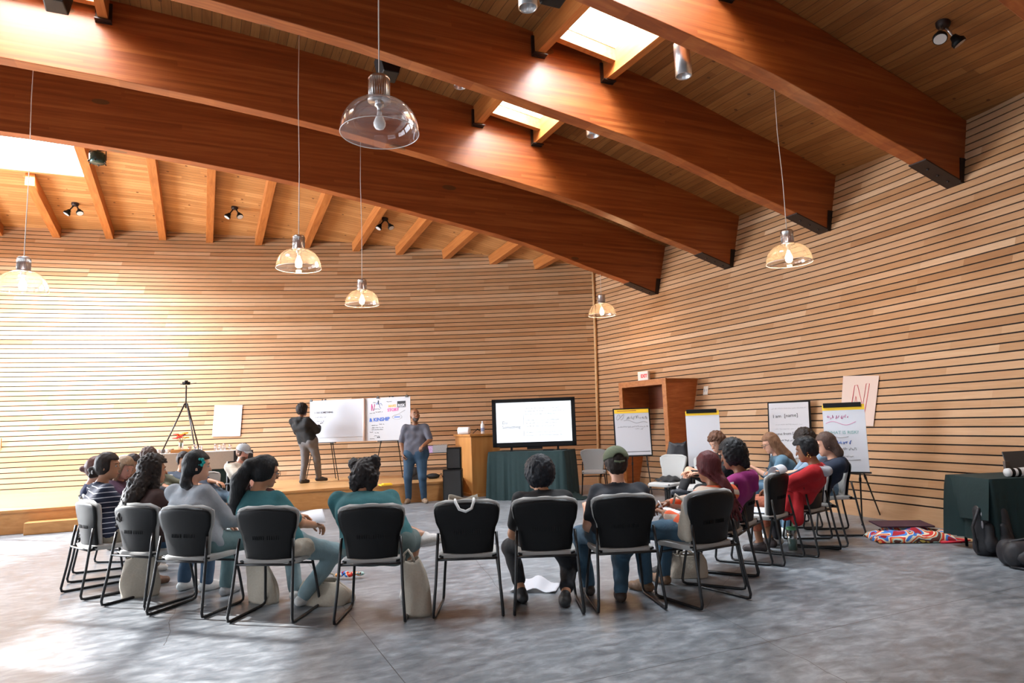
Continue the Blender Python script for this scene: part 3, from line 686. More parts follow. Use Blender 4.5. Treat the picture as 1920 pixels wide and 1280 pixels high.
def write(parent, lines, m_, r=.003, name='handwriting'):
    mb = MB()
    for pts in lines: mb.tube(pts, r, 4)
    return mb.build(name, m_, parent)
BLACKP = mat('black plastic', (.0035, .0035, .004), .5, bump=.05, nscale=300, spec=.22)
BLACKM = mat('black metal', (.01, .01, .011), .35, .2)
GREYF = mat('grey upholstery', (.36, .355, .34), .9, noise=.08, nscale=150, sheen=.2)
WHITEP = mat('paper white', (.6, .61, .65), .7)
INK = mat('black ink', (.02, .02, .025), .7); REDI = mat('red marker', (.6, .03, .06), .7); BLUEI = mat('blue marker', (.03, .12, .5), .7); PINKI = mat('pink marker', (.75, .1, .35), .7)
YELI = mat('yellow band', (.95, .6, .03), .6); ORI = mat('orange marker', (.9, .45, .12), .7); GREYI = mat('grey pencil', (.35, .35, .37), .7); GREENI = mat('green marker', (.12, .4, .25), .7)
ALU = mat('brushed aluminium', (.62, .62, .63), .28, 1)
CREAMW = mat('off white plastic', (.75, .7, .62), .5)
TANC = mat('tan canvas', (.42, .37, .3), .9, noise=.12, nscale=60, bump=.3)
def cloth_mat(name, c, rough=.9, nz=.12, sc_=30, bump=.35): return mat(name, c, rough, noise=nz, nscale=sc_, bump=bump)
GREENC = cloth_mat('dark green cloth', (.002, .018, .019), .85, .25, 12)
# ------------------------------------------------------------------ stage
fr_pts = [(-14.2, 7.6), (-10.5, 9.3), (-8.03, 10.76), (-6.2, 11.62), (-3.95, 12.59), (-3.4, 12.83), (-1.36, 13.5)]
bk_pts = [(x, wback(x, .36)+.0) for x in (-.75, -2, -4, -6, -8, -10, -12, -14.2)]
SH = .36
st = MB(); poly = [w2uv(*p) for p in fr_pts+bk_pts]; n_ = len(poly)
st.add([(u, v, SH) for u, v in poly], [tuple(range(n_))]); st.add([(u, v, SH-.04) for u, v in poly], [tuple(range(n_-1, -1, -1))])
so = st.build('stage_floor', STAGE, rz=PHI); tag(so, 'low honey-coloured timber stage along the slatted back wall', 'stage')
sf = MB(); q = fr_pts+[bk_pts[0]]
for a in range(len(q)-1):
    (x0, y0), (x1, y1) = q[a], q[a+1]
    sf.add([(x0, y0, 0), (x1, y1, 0), (x1, y1, SH), (x0, y0, SH)], [(0, 1, 2, 3)])
    d = Vector((x1-x0, y1-y0, 0)).normalized(); nn = Vector((d.y, -d.x, 0))*.02
    sf.hexa([Vector((x0, y0, SH-.035))+nn, Vector((x1, y1, SH-.035))+nn, Vector((x1, y1, SH-.035)), Vector((x0, y0, SH-.035)), Vector((x0, y0, SH+.004))+nn, Vector((x1, y1, SH+.004))+nn, Vector((x1, y1, SH+.004)), Vector((x0, y0, SH+.004))])
fo_ = sf.build('fascia', STAGEF); fo_.parent = so; fo_.matrix_parent_inverse = Matrix.Rotation(PHI, 4, 'Z').inverted()
stp = MB(); a_, b_ = Vector((-7.72, 10.93, 0)), Vector((-5.3, 12.03, 0)); d = (b_-a_).normalized(); nn = Vector((d.y, -d.x, 0))*.33
stp.hexa([a_+nn, b_+nn, b_, a_, a_+nn+Vector((0, 0, .18)), b_+nn+Vector((0, 0, .18)), b_+Vector((0, 0, .18)), a_+Vector((0, 0, .18))])
so2 = stp.build('stage_step', STAGEF, bevel=.006); tag(so2, 'long single timber step in front of the stage, behind the left-hand chairs', 'step')
# ------------------------------------------------------------------ door portal on the right wall
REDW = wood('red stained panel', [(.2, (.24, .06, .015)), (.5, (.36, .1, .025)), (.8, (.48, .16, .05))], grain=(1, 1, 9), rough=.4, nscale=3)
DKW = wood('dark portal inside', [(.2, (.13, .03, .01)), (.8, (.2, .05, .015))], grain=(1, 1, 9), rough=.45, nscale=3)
pd = Vector((-.49, .87, 0)).normalized(); pn = Vector((-.87, -.49, 0)).normalized()     # along the wall, out into the room
A = Vector((2.95, 13.08, 0)); B_ = A+pd*1.43; PH = 2.2; dep = .82
pr = MB()
def pbox(mb, o_, du, dv, z0, z1, u0, u1, v0, v1):
    c_ = [o_+du*u0+dv*v0, o_+du*u1+dv*v0, o_+du*u1+dv*v1, o_+du*u0+dv*v1]
    mb.hexa([c+Vector((0, 0, z0)) for c in c_]+[c+Vector((0, 0, z1)) for c in c_])
di = -pn
pbox(pr, A, pd, di, 0, PH, 0, .07, 0, dep+.25); pbox(pr, A, pd, di, 0, PH-.05, 1.36, 1.43, 0, dep+.3); pbox(pr, A, pd, di, PH-.09, PH, 0, 1.43, 0, dep+.35)
po = pr.build('door_1', REDW, bevel=.006); po['kind'] = 'structure'
pj = MB(); pbox(pj, A, pd, di, 0, PH+.004, -.012, .1, -.035, 0); pbox(pj, A, pd, di, 0, PH+.004, 1.33, 1.44, -.035, 0); pbox(pj, A, pd, di, PH-.11, PH+.005, -.012, 1.44, -.036, -.001)
pj.build('door_frame', RAFT, po)
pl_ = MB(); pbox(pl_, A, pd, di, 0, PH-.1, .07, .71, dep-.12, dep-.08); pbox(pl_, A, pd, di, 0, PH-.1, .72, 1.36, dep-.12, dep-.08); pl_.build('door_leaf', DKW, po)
ph_ = MB(); pbox(ph_, A, pd, di, .98, 1.02, .55, .68, dep-.16, dep-.14); ph_.build('door_handle', ALU, po)
# ------------------------------------------------------------------ chairs
def make_chair():
    root = empty('stacking_chair')
    f = MB(); r = .0115
    def loop(s):
        p = [(.225*s, -.205, .62), (.232*s, -.225, .5), (.245*s, -.262, .25), (.262*s, -.30, .045), (.262*s, -.292, .018), (.26*s, -.265, .0115), (.252*s, 0, .0115), (.245*s, .2, .0115), (.243*s, .232, .02), (.24*s, .24, .05), (.222*s, .205, .25), (.205*s, .17, .405), (.2*s, .15, .43), (.2*s, .1, .437), (.2*s, -.2, .425)]
        return p
    for s in (-1, 1):
        f.tube(loop(s), r, 8)
        f.tube([(.24*s, -.262, .425) if False else (.238*s, -.243, .425), (.2*s, -.2, .425)], r, 6)
    for p0, p1 in (((-.236, -.238, .425), (.236, -.238, .425)), ((-.21, .18, .36), (.21, .18, .36)), ((-.205, -.05, .43), (.205, -.05, .43))): f.tube([p0, p1], .0095, 8)
    f.build('sled_frame', BLACKM, root)
    # back shell
    def hw(t):  # half width against height fraction
        return 1.06*float(np.interp(t, [0, .12, .35, .5, .62, .8, .9, .97, 1], [.178, .187, .197, .206, .228, .24, .238, .212, .15]))
    def shell(off, grow, zt=0):
        def fn(a, b):
            z = .435+(.415+zt)*b; w_ = hw(b)+grow*min(1, max(-.4, (b-.3)*3)); x = (a-.5)*2*w_
            y = -.205-.05*b + .05*(abs(a-.5)*2)**2.2*(1-.3*b) + off
            return (x, y, z)
        return fn
    sh = MB(); sh.grid(shell(0, 0), 16, 16, .014)
    for k in range(13):
        if k != 6: sh.box((-.105+k*.0175, -.2285+.05*(abs(-.105+k*.0175)/.22)**2.2, .625), (.005, .01, .03))
    sh.build('back_shell', BLACKP, root)
    bp = MB(); bp.grid(shell(.03, .006, .02), 20, 20, .028); bp.build('back_pad', GREYF, root)
    st_ = MB(); st_.grid(lambda a, b: ((a-.5)*.44*(1-.06*b), -.2+.42*b, .432-.012*math.sin(b*3.14)*(1)+(.02*(abs(a-.5)*2)**3)), 10, 10, .014); st_.build('seat_shell', BLACKP, root)
    sp_ = MB()
    def seat(a, b):
        x = (a-.5)*2; y = (b-.5)*2; e = (1-abs(x)**4)**.25 if abs(x) < 1 else 0
        m2 = max(abs(x), abs(y), 1e-6); rr = (abs(x)**5+abs(y)**5)**(1/5); k_ = m2/rr if rr > 0 else 1
        return (x*k_*.232, .015+y*k_*.228, .47-.03*max(0, (rr*k_ if False else m2)-.75)**1*2-.012*(1-m2)-(.02*max(0, y-.5)))
    sp_.grid(seat, 14, 14, -.0)
    sp_.grid(lambda a, b: (Vector(seat(a, b))*1.0)-Vector((0, 0, .038)), 14, 14, 0)
    # side skin of the pad
    ring = [(0, j/14) for j in range(15)]+[(i/14, 1) for i in range(1, 15)]+[(1, 1-j/14) for j in range(1, 15)]+[(1-i/14, 0) for i in range(1, 14)]
    vs = []; N = len(ring)
    for (a, b) in ring:
        p = Vector(seat(a, b)); c_ = Vector((p.x*1.025, .015+(p.y-.015)*1.025, p.z-.019)); vs += [p, c_, p-Vector((0, 0, .038))]
    fs = []
    for i in range(N):
        j = (i+1) % N
        for k in range(2): fs.append((i*3+k, j*3+k, j*3+k+1, i*3+k+1))
    sp_.add(vs, fs, True); sp_.build('seat_pad', GREYF, root)
    return root
proto = make_chair(); first = [True]
def chair(x, y, rz, label, z=0):
    if first[0]: o = proto; first[0] = False
    else: o = copy_tree(proto)
    o.location = (x, y, z); o.rotation_euler = (0, 0, R(rz)); tag(o, label, 'chair', 'stacking chairs in the circle'); return o
def rear(x, y, rz):   # rear corners' midpoint -> chair origin
    a = R(rz); return x-math.sin(a)*.295, y+math.cos(a)*.295
def chair_r(x, y, rz, label): cx, cy = rear(x, y, rz); return chair(cx, cy, rz, label)
CH = {}
for k, x, y, rz, lb in [
    ('1', -4.14, 6.46, -40, 'black-shelled grey chair under the woman in the striped shirt, leftmost in front'),
    ('2', -3.37, 5.95, -23, 'black-shelled grey chair under the person with long curly hair'),
    ('3', -2.77, 5.62, -15, 'black-shelled grey chair under the person in the pale grey sweatshirt'),
    ('4', -1.99, 5.36, -8, 'black-shelled grey chair under the teal shirt with the long ponytail'),
    ('5', -1.13, 5.24, 1, 'black-shelled grey chair under the teal shirt with two hair buns'),
    ('6', -.40, 5.31, 0, 'empty black-shelled grey chair with a white bag strap over its back'),
    ('7', .21, 5.31, 0, 'black-shelled grey chair under the person in the plain black shirt'),
    ('8', .84, 5.33, 6, 'black-shelled grey chair under the person in the green cap'),
    ('9', 1.58, 5.42, 30, 'black-shelled grey chair under the person in the orange striped sweater'),
    ('10', 2.0, 6.07, 59, 'grey chair seen from the side under the magenta hoodie'),
    ('11', 2.27, 6.5, 56, 'grey chair right behind the magenta hoodie, only its back corner showing'),
    ('12', 2.69, 6.86, 48, 'empty grey chair with a white paper over its back, left of the red jacket'),
    ('13', 3.18, 7.17, 42, 'grey chair under the person in the red jacket'),
    ('14', 3.55, 7.74, 82, 'rightmost grey chair, under the navy hoodie'),
    ]:
    CH[k] = chair_r(x, y, rz, lb)
chair(-4.42, 7.42, -62, 'grey chair behind the striped shirt, only its sled legs and one pale corner showing')
chair(-4.62, 8.35, -96, 'grey chair under the blond streaked person')
chair(-4.62, 10.35, -130, 'grey chair under the slate blue shirt in front of the draped stage table')
chair(1.53, 13.65, 172, 'empty grey chair facing the camera beside the green television table')
chair(2.32, 10.65, 128, 'empty pale grey chair before the doorway with a black garment on its seat')
chair(2.6, 9.98, 112, 'pale grey chair right of the one with the black garment, in front of the door')
chair(3.55, 9.05, 84, 'grey chair under the person with the long straight brown hair')
chair(3.76, 8.4, 84, 'grey chair under the person in the pale blue shirt')
# ------------------------------------------------------------------ tables
def drape(name, w_, d_, h_, m_, flare=.03, folds=26, amp=.02, tip=None, seed=1, zl=0.0):
    """table cloth: flat top and folded skirt, local frame centred on the table"""
    mb = MB(); rnd = random.Random(seed); N = folds*4
    per = []; Ls = [w_, d_, w_, d_]; tot = 2*(w_+d_)
    for i in range(N):
        s_ = tot*i/N
        if s_ < w_: p = (-w_/2+s_, -d_/2, 0, -1)
        elif s_ < w_+d_: p = (w_/2, -d_/2+(s_-w_), 1, 0)
        elif s_ < 2*w_+d_: p = (w_/2-(s_-w_-d_), d_/2, 0, 1)
        else: p = (-w_/2, d_/2-(s_-2*w_-d_), -1, 0)
        per.append(p)
    rows = 7; vs = []; ph_ = [rnd.uniform(0, 6.28) for _ in range(N)]
    for j in range(rows):
        t = j/(rows-1); z = h_-(h_-zl)*t
        for i, (x, y, nx, ny) in enumerate(per):
            f_ = t**.7; o_ = flare*f_+amp*f_*(math.sin(i*2.3+ph_[i//3]*.5)+.6*math.sin(i*.9+1))
            cx_ = 1 if (abs(abs(x)-w_/2) < .03 and abs(abs(y)-d_/2) < .03) else 0
            k_ = 1+.05*f_*cx_
            vs.append(((x+nx*o_)*k_, (y+ny*o_)*k_, z))
    fs = [(j*N+i, (j+1)*N+i, (j+1)*N+(i+1) % N, j*N+(i+1) % N) for j in range(rows-1) for i in range(N)]
    fs = [tuple(reversed(f)) for f in fs]
    mb.add(vs, fs, True); mb.add([(x, y, h_) for x, y, _, _ in per], [tuple(range(N))], False)
    return mb
def table_frame(root, w_, d_, h_, m_=None):
    tb = MB(); tb.box((0, 0, h_-.02), (w_, d_, .03)); tb.build('tabletop', CREAMW, root)
    for sx in (-1, 1):
        for sy in (-1, 1): l_ = MB(); l_.tube([(sx*(w_/2-.08), sy*(d_/2-.08), 0), (sx*(w_/2-.08), sy*(d_/2-.08), h_-.03)], .014, 8); l_.build('leg', BLACKM, root)
# television table
tv_c = Vector((.31, 13.3, 0)); trz = R(-21)
t = empty('folding_table', tv_c, trz, 'folding table hidden under the floor-length dark green cloth, below the television', 'table'); table_frame(t, 1.5, .74, .895)
c = drape('c', 1.52, .76, .905, GREENC, .04, 30, .018, seed=4).build('tablecloth', GREENC, loc=tv_c, rz=trz); tag(c, 'dark green floor-length cloth under the television', 'tablecloth', 'dark green cloths')
pdl = MB(); pdl.grid(lambda a, b: (.72+.34*a, -.3+.5*b, .012+.05*math.sin(a*9+b*4)**2*(1-a)+.16*(1-a)**3), 10, 8, .006); pdl.build('trailing_corner', GREENC, c)
# television
SCR = mat('lit screen', (.9, .95, 1), .3, emit=(.86, .95, 1), estr=1.15)
tvp = at(1002.5, 835, 13.25); tv = empty('television', (tvp.x, 13.25, .905), R(-4), 'large black flat-screen television showing a white slide with text', 'television')
zb = .985-.905; TW, THh = 1.62, .925
b_ = MB(); b_.box((0, .03, zb+THh/2), (TW, .05, THh)); b_.build('housing', BLACKP, tv, bevel=.006)
b_ = MB(); iw, ih = TW-.16, THh-.155
for c_, d_ in (((0, 0, zb+THh-.035), (TW, .012, .07)), ((0, 0, zb+.0425), (TW, .012, .085)), ((-TW/2+.04, 0, zb+THh/2), (.08, .012, THh)), ((TW/2-.04, 0, zb+THh/2), (.08, .012, THh))): b_.box(c_, d_)
b_.build('bezel', BLACKP, tv, bevel=.003)
s_ = MB(); s_.box((0, .002, zb+.085+ih/2), (iw, .004, ih)); scn = s_.build('screen', SCR, tv)
LG = mat('slide lettering grey', (.12, .13, .15), .6, emit=(.5, .52, .58), estr=.25)
text('Do\nSomething', .085, LG, scn, TM(-.62, -.002, zb+.44))
rnd = random.Random(11); ls = []
for k, (xa, xb) in enumerate([(-.17, .5), (-.17, .6), (-.17, .42), None, (-.16, .56), (-.16, .45), (-.16, .4), None, (-.16, .53), (-.16, .55)] if False else [(-.17, .5), (-.17, .6), (-.17, .42), (0, 0), (-.16, .56), (-.16, .45), (-.16, .4), (0, 0), (-.16, .53), (-.16, .55)]):
    if xb > xa: ls += scribble(xa, xb, zb+.735-k*.058, .016, 0, rnd, -.002, .0022)
ls.append([(-.2, -.002, zb+.2), (-.2, -.002, zb+.72)]); write(scn, ls, LG, .0022, 'slide_text')
for sx in (-.45, .45): fe = MB(); fe.box((sx, .02, .008), (.06, .28, .016)); fe.box((sx, .03, .045), (.04, .03, .09)); fe.build('foot', BLACKP, tv)
fe = MB(); fe.box((0, .03, .06), (.3, .04, .07)); fe.build('cable_cover', BLACKP, tv)
mb = MB(); mb.box((0, 0, .012), (.2, .1, .024)); mb.box((.3, .02, .01), (.12, .07, .02)); mb.tube([(-.1, 0, .01), (-.3, .05, .008), (-.5, -.02, .008), (-.7, .03, .008)], .005, 5)
o = mb.build('cable_box', BLACKP, loc=(.62, 13.0, .907), rz=R(-10)); tag(o, 'small black box with a cable in front of the television foot', 'box')
# lectern
HONEY = wood('honey veneer', [(.1, (.38, .15, .04)), (.5, (.47, .21, .06)), (.9, (.55, .28, .09))], grain=(7, 7, .6), rough=.35, nscale=2)
lt = empty('lectern', (-.9, 13.82, 0), PHI, 'tall honey-coloured wooden lectern left of the television', 'lectern')
b_ = MB(); W_, D_ = .64, .95
b_.hexa([(.02, .02, 0), (W_-.02, .02, 0), (W_-.02, D_-.02, 0), (.02, D_-.02, 0), (0, 0, 1.2), (W_, 0, 1.2), (W_, D_, 1.2), (0, D_, 1.2)]); b_.build('cabinet', HONEY, lt, bevel=.008)
b_ = MB(); b_.box((W_/2, D_/2, 1.225), (W_+.06, D_+.05, .045)); b_.build('reading_top', HONEY, lt, bevel=.006)
b_ = MB(); b_.box((W_/2, D_/2, .03), (W_+.03, D_+.03, .06)); b_.build('plinth', HONEY, lt)
PWH = mat('paper towel', (.85, .85, .86), .9)
pt = MB(); M = Matrix.Translation((0, 0, .075)) @ Matrix.Rotation(R(90), 4, 'Y')
pt.lathe([(.018, -.12), (.072, -.12), (.074, -.1), (.074, .1), (.072, .12), (.018, .12), (.018, -.12)], 20, M)
o = pt.build('paper_roll', PWH, loc=(*at(870, 805, 14.15).xy, 1.248), rz=R(-15)); tag(o, 'white paper towel roll lying on the lectern', 'paper roll')
mb = MB(); mb.tube([(0, 0, .01), (.05, .02, .05), (.1, 0, .09), (.15, .03, .06), (.19, .0, .02)], .007, 6); mb.ball((.1, 0, .09), .016)
o = mb.build('microphone_clip', BLACKP, loc=(*at(886, 800, 14.3).xy, 1.248)); tag(o, 'small dark bent clip between the paper roll and the bottle', 'clip')
bt = empty('water_bottle', (*at(905, 808, 14.2).xy, 1.248), 0, 'white bottle standing on the lectern', 'bottle')
b_ = MB(); b_.lathe([(0, 0), (.036, 0), (.038, .01), (.038, .17), (.03, .2), (.014, .22), (.014, .235)], 18); b_.build('body', PWH, bt)
b_ = MB(); b_.lathe([(.0, .26), (.015, .258), (.016, .235), (.014, .235)], 14); b_.build('cap', PWH, bt)
b_ = MB(); b_.lathe([(.0385, .05), (.0385, .12)], 18); b_.build('label_band', mat('pale blue label', (.3, .4, .65), .6), bt)
# loudspeakers
def speaker(x, y, z, w_, d_, h_, label, rz=0):
    r_ = empty('loudspeaker', (x, y, z), rz, label, 'loudspeaker', 'stacked loudspeakers')
    b_ = MB(); b_.box((0, 0, h_/2), (w_, d_, h_)); b_.build('cabinet', BLACKP, r_, bevel=.01)
    g_ = MB(); g_.box((0, -d_/2-.004, h_/2), (w_-.04, .008, h_-.05)); g_.build('grille', mat('speaker grille', (.02, .02, .021), .8, bump=.5, nscale=400), r_)
    return r_
s1 = speaker(-1.235, 13.36, 0, .36, .36, .6, 'larger black loudspeaker standing on the floor at the end of the stage')
mb = MB(); mb.tube([(-.04, -.19, .05), (0, -.192, .04), (.04, -.19, .055)], .006, 5); mb.ball((0, -.192, .045), .016); mb.build('blue_light', mat('blue led', (.1, .3, .8), .4, emit=(.1, .4, 1), estr=2), s1)
speaker(-1.2, 13.36, .605, .27, .28, .41, 'smaller black loudspeaker stacked on the larger one')
# equipment stand on the stage
es = empty('equipment_stand', (*at(814, 890, 14.5).xy, SH), R(8), 'thin black metal stand on the stage beside the standing man', 'stand')
for k, zz in enumerate((.2, .52)):
    b_ = MB(); b_.box((0, 0, zz), (.6, .34, .014)); b_.build('shelf', BLACKM, es)
b_ = MB()
for sx in (-.28, .28):
    for sy in (-.15, .15): b_.tube([(sx, sy, 0), (sx, sy, .52)], .009, 6)
b_.build('frame', BLACKM, es)
zt = SH+.528; p = at(826, 850, 14.4); mb = MB(); mb.box((0, 0, .075), (.3, .24, .15))
for k in range(8): mb.tube([(-.13+k*.037, -.03, .15), (-.13+k*.037, -.03, .175)], .007, 6)
o = mb.build('mixing_console', mat('grey equipment', (.32, .33, .34), .5, noise=.2, nscale=80), loc=(p.x, p.y, zt)); tag(o, 'grey box of sound equipment with knobs on the black stand', 'equipment')
p = at(808, 850, 14.42); mb = MB(); mb.box((0, 0, .07), (.16, .2, .14)); o = mb.build('tissue_box', mat('purple patterned box', (.5, .35, .6), .7, noise=.6, nscale=40), loc=(p.x-.02, p.y, zt)); tag(o, 'purple and white patterned box at the left end of the black stand', 'box')
# easels
def tripod_legs(root, top, feet, r=.011, part='leg'):
    for f_ in feet:
        l_ = MB(); a = Vector(top) if not isinstance(top[0], (tuple, Vector)) else Vector(top[feet.index(f_)]); b = Vector(f_)
        m__ = a.lerp(b, .55); l_.tube([a, m__, b], [r*1.2, r, r*.8], 7); l_.tube([m__-(b-a)*.02, m__+(b-a)*.02], r*1.5, 7); l_.ball(b+Vector((0, 0, .012)), .013, n=8); l_.build(part, BLACKM, root)
def easel(x, y, z, rz, label, ztop, zledge, spread=.36, back=.5):
    r_ = empty('easel', (x, y, z), rz, label, 'easel', 'black tripod easels')
    tripod_legs(r_, [(-.04, 0, ztop), (.04, 0, ztop), (0, .03, ztop)], [(-spread, -.08, 0), (spread, -.08, 0), (.05, back, 0)])
    b_ = MB(); b_.box((0, -.045, zledge), (.62, .05, .02)); b_.box((0, -.01, zledge+.15), (.3, .02, .02)); b_.build('ledge', BLACKM, r_)
    return r_
CLIPM = mat('clip black', (.012, .012, .012), .4)
# the two easels and the long pair of boards on the stage
yb = 14.6; cL, cR = at(583, 752, 15.0), at(770, 741, 14.3)
bd = Vector((cR.x-cL.x, cR.y-cL.y, 0)); BW = bd.length; BOARDW = mat('board white', (.48, .49, .52), .7); brz = math.atan2(bd.y, bd.x)
easel(*at(608, 900, 14.95).xy, SH, brz, 'black easel at the left under the long white board on the stage', 1.75, .8, .4, .38)
easel(*at(736, 895, 14.55).xy, SH, brz, 'black easel at the right under the long white board, behind the standing man', 1.75, .8, .4, .38)
zb_ = SH+.815; BHt = cL.z-zb_
bo = empty('poster_board', (cL.x, cL.y-.07, zb_), brz, 'long white board on two easels, its right half covered in coloured drawings', 'board')
b_ = MB(); b_.box((BW/2, 0, BHt/2), (BW, .012, BHt)); b_.build('backing_board', BOARDW, bo)
b_ = MB(); b_.box((BW*.28, -.012, BHt/2+.05), (BW*.52, .008, BHt-.1)); b_.build('large_paper_sheet', mat('paper sheet', (.47, .49, .54), .7), bo)
b_ = MB(); b_.tube([(BW*.555, -.03, .01), (BW*.555, -.03, BHt)], .028, 10); b_.build('rolled_paper_edge', mat('rolled pinkish paper', (.8, .66, .6), .8), bo)
b_ = MB()
for x_ in (.04, BW*.69, BW*.97): b_.box((x_, -.01, BHt+.005), (.055, .03, .045)); b_.tube([(x_-.015, -.012, BHt+.03), (x_, -.012, BHt+.055), (x_+.015, -.012, BHt+.03)], .003, 5)
b_.build('binder_clips', CLIPM, bo)
text('1. DO SOMETHING', .055, INK, bo, TM(.12, -.018, BHt-.28), bold=.001); write(bo, scribble(.13, .42, BHt-.36, .02, 0, rnd, -.018)+scribble(.13, .36, BHt-.45, .02, 0, rnd, -.018), GREYI, .0025)
bx = BW*.6
text('& KINSHIP', .105, BLUEI, bo, TM(bx+.01, -.009, BHt-.5, .03), bold=.003)
text('STORY', .085, PINKI, bo, TM(bx+.44, -.009, BHt-.3, .05), bold=.003); text('MAKE', .07, ORI, bo, TM(bx+.46, -.009, BHt-.21, .03), bold=.002)
b_ = MB(); b_.box((BW*.925-.02, -.008, BHt-.155), (.19, .004, .13)); b_.box((BW*.925-.02, -.008, BHt-.105), (.19, .004, .01)); rb = b_.build('black_caption_block', INK, bo)
text('RISK', .085, WHITEP, bo, TM(BW*.925-.1, -.012, BHt-.21, .02), bold=.002)
write(bo, [[(bx+.05+.02*math.cos(a)+.01*a, -.009, BHt-.2+.07*math.sin(a*2.2)) for a in np.linspace(0, 7, 26)]], PINKI, .005, 'pink_drawing')
write(bo, [[(bx+.66+.11*math.cos(a), -.009, BHt-.42+.05*math.sin(a)) for a in np.linspace(0, 6.28, 24)], [(bx+.6, -.009, BHt-.4), (bx+.85, -.009, BHt-.28)], [(bx+.3, -.009, BHt-.45), (bx+.42, -.009, BHt-.43)]], GREYI, .002, 'grey_drawing')
b_ = MB(); b_.box((bx+.66, -.009, BHt-.42), (.13, .004, .018)); b_.build('blue_bar', BLUEI, bo)
write(bo, [[(bx+.2+.03*math.sin(a*3), -.009, BHt-.12+.02*a) for a in np.linspace(-1, 1, 9)], [(bx+.28+.03*math.cos(a), -.009, BHt-.17+.05*math.sin(a)) for a in np.linspace(0, 5, 12)]], BLUEI, .003, 'blue_drawing')
sl = []
for (xa, xb, zz) in ((.1, .22, .1), (.42, .55, .09), (.12, .26, .24), (.02, .14, .32), (.16, .32, .3), (.06, .2, .58), (.24, .36, .56), (.06, .34, .63), (.06, .33, .67), (.14, .24, .74), (.12, .26, .8), (.02, .1, .72), (.02, .14, .86)): sl += scribble(bx+xa, bx+xb, BHt-zz, .014, 0, rnd, -.009)
write(bo, sl, INK, .0022)
b_ = MB(); b_.ball((bx+.2, -.009, BHt-.83), .012, n=8); b_.ball((bx+.235, -.009, BHt-.83), .012, n=8); b_.box((bx+.225, -.009, BHt-.1), (.02, .004, .09)); b_.build('black_marks', INK, bo)
# flip charts
def flipchart(x, y, rz, label, w_, zb_, h_, lean, yellow=True, clamp=True, frame=False, legs=True, z=0, paperw=None, feet=None):
    r_ = empty('flip_chart', (x, y, z), rz, label, 'flip chart', 'flip charts')
    Ml = Matrix.Translation((0, 0, zb_)) @ Matrix.Rotation(-lean, 4, 'X')
    if frame:
        b_ = MB(); b_.box((0, .012, h_/2), (w_+.05, .02, h_+.05), Ml); b_.build('black_board', BLACKP, r_, bevel=.003)
    b_ = MB(); b_.box((0, -.008, h_/2), (w_, .014, h_), Ml); b_.build('paper_pad', WHITEP, r_)
    if yellow: b_ = MB(); b_.box((0, -.017, h_-.035), (w_, .004, .07), Ml); b_.build('yellow_header', YELI, r_); b_ = MB(); b_.box((-w_*.14, -.0195, h_-.025), (w_*.56, .002, .012), Ml); b_.build('header_print', mat('header print', (.35, .08, .03), .7), r_)
    if clamp: b_ = MB(); b_.box((-.01, -.02, h_-.005), (w_*.9, .035, .06), Ml); b_.build('clamp_bar', BLACKP, r_, bevel=.004)
    b_ = MB(); b_.box((0, -.01, -.012), (w_+.04, .05, .022), Ml); b_.build('ledge', BLACKM, r_)
    if legs:
        tt = Ml @ Vector((0, .03, h_*.8)); tripod_legs(r_, [Ml @ Vector((-w_*.3, .035, h_*.7)), Ml @ Vector((w_*.3, .035, h_*.7)), Ml @ Vector((0, .04, h_*.7))], feet or [(-w_*.46, .0, 0), (w_*.46, .0, 0), (0, .5, 0)])
    return r_, Ml
def TL(Ml, x, z, tilt=0, y=-.0165): return Ml @ Matrix.Translation((x, y, z)) @ UPR @ Matrix.Rotation(tilt, 4, 'Z')
def wr(r_, Ml, lines, m_, rr=.0025, name='handwriting', y=-.017):
    write(r_, [[Ml @ Vector((p[0], y, p[2])) for p in l_] for l_ in lines], m_, rr, name)
p1 = at(1189, 853, 12.6); fc, Ml = flipchart(p1.x, 12.6, R(-3), 'flip chart with yellow header and handwriting in front of the doorway', .63, p1.z, .84, R(6), frame=True, clamp=False)
wr(fc, Ml, [[(-.27+.05*math.cos(a)+.012*a, 0, .7+.05*math.sin(a*1.3)) for a in np.linspace(0, 9, 30)], *scribble(-.1, .28, .69, .05, -.0, rnd), [(-.15+.43*t, 0, .63+.02*math.sin(t*9)-.05*t) for t in np.linspace(0, 1, 16)]], GREYI, .0035)
wr(fc, Ml, scribble(-.27, .28, .52, .02, 0, rnd)+scribble(.05, .2, .475, .02, 0, rnd), GREYI, .0025); wr(fc, Ml, [[(-.2, 0, .06), (.3, 0, .065)]], INK, .004, 'pad_edge')
p2 = at(1323, 872, 10.9); fc, Ml = flipchart(p2.x, 10.9, R(-14), 'blank flip chart with black clamp and yellow header, right of the doorway', .52, p2.z-.02, .88, R(5))
p3 = at(1482, 858, 10.75); fc, Ml = flipchart(p3.x, 10.75, R(-35), 'black-framed sheet board leaning towards the right wall, reading I am name', .6, p3.z-.03, .9, R(10), yellow=False, clamp=False, frame=True, legs=True)
text('I am  [name]', .075, INK, fc, TL(Ml, -.24, .66, .04)); text('I come from [place]', .06, INK, fc, TL(Ml, -.27, .38, .03)); wr(fc, Ml, scribble(-.22, .22, .3, .02, 0, rnd), INK, .003)
wr(fc, Ml, scribble(-.26, .26, .81, .012, 0, rnd)+scribble(-.2, .2, .55, .012, 0, rnd)+scribble(-.2, .1, .48, .012, 0, rnd), GREYI, .0016)
p4 = at(1590, 884, 8.85); rz4 = R(-33); fo4 = []
for q in ((1617, 985), (1653, 972), (1568, 958)):
    v = flr(*q)-Vector((p4.x, 8.85, 0)); v = Matrix.Rotation(-rz4, 3, 'Z') @ v; fo4.append((v.x, max(.01, v.y), 0))
fo4 = [fo4[2], fo4[0], fo4[1]]
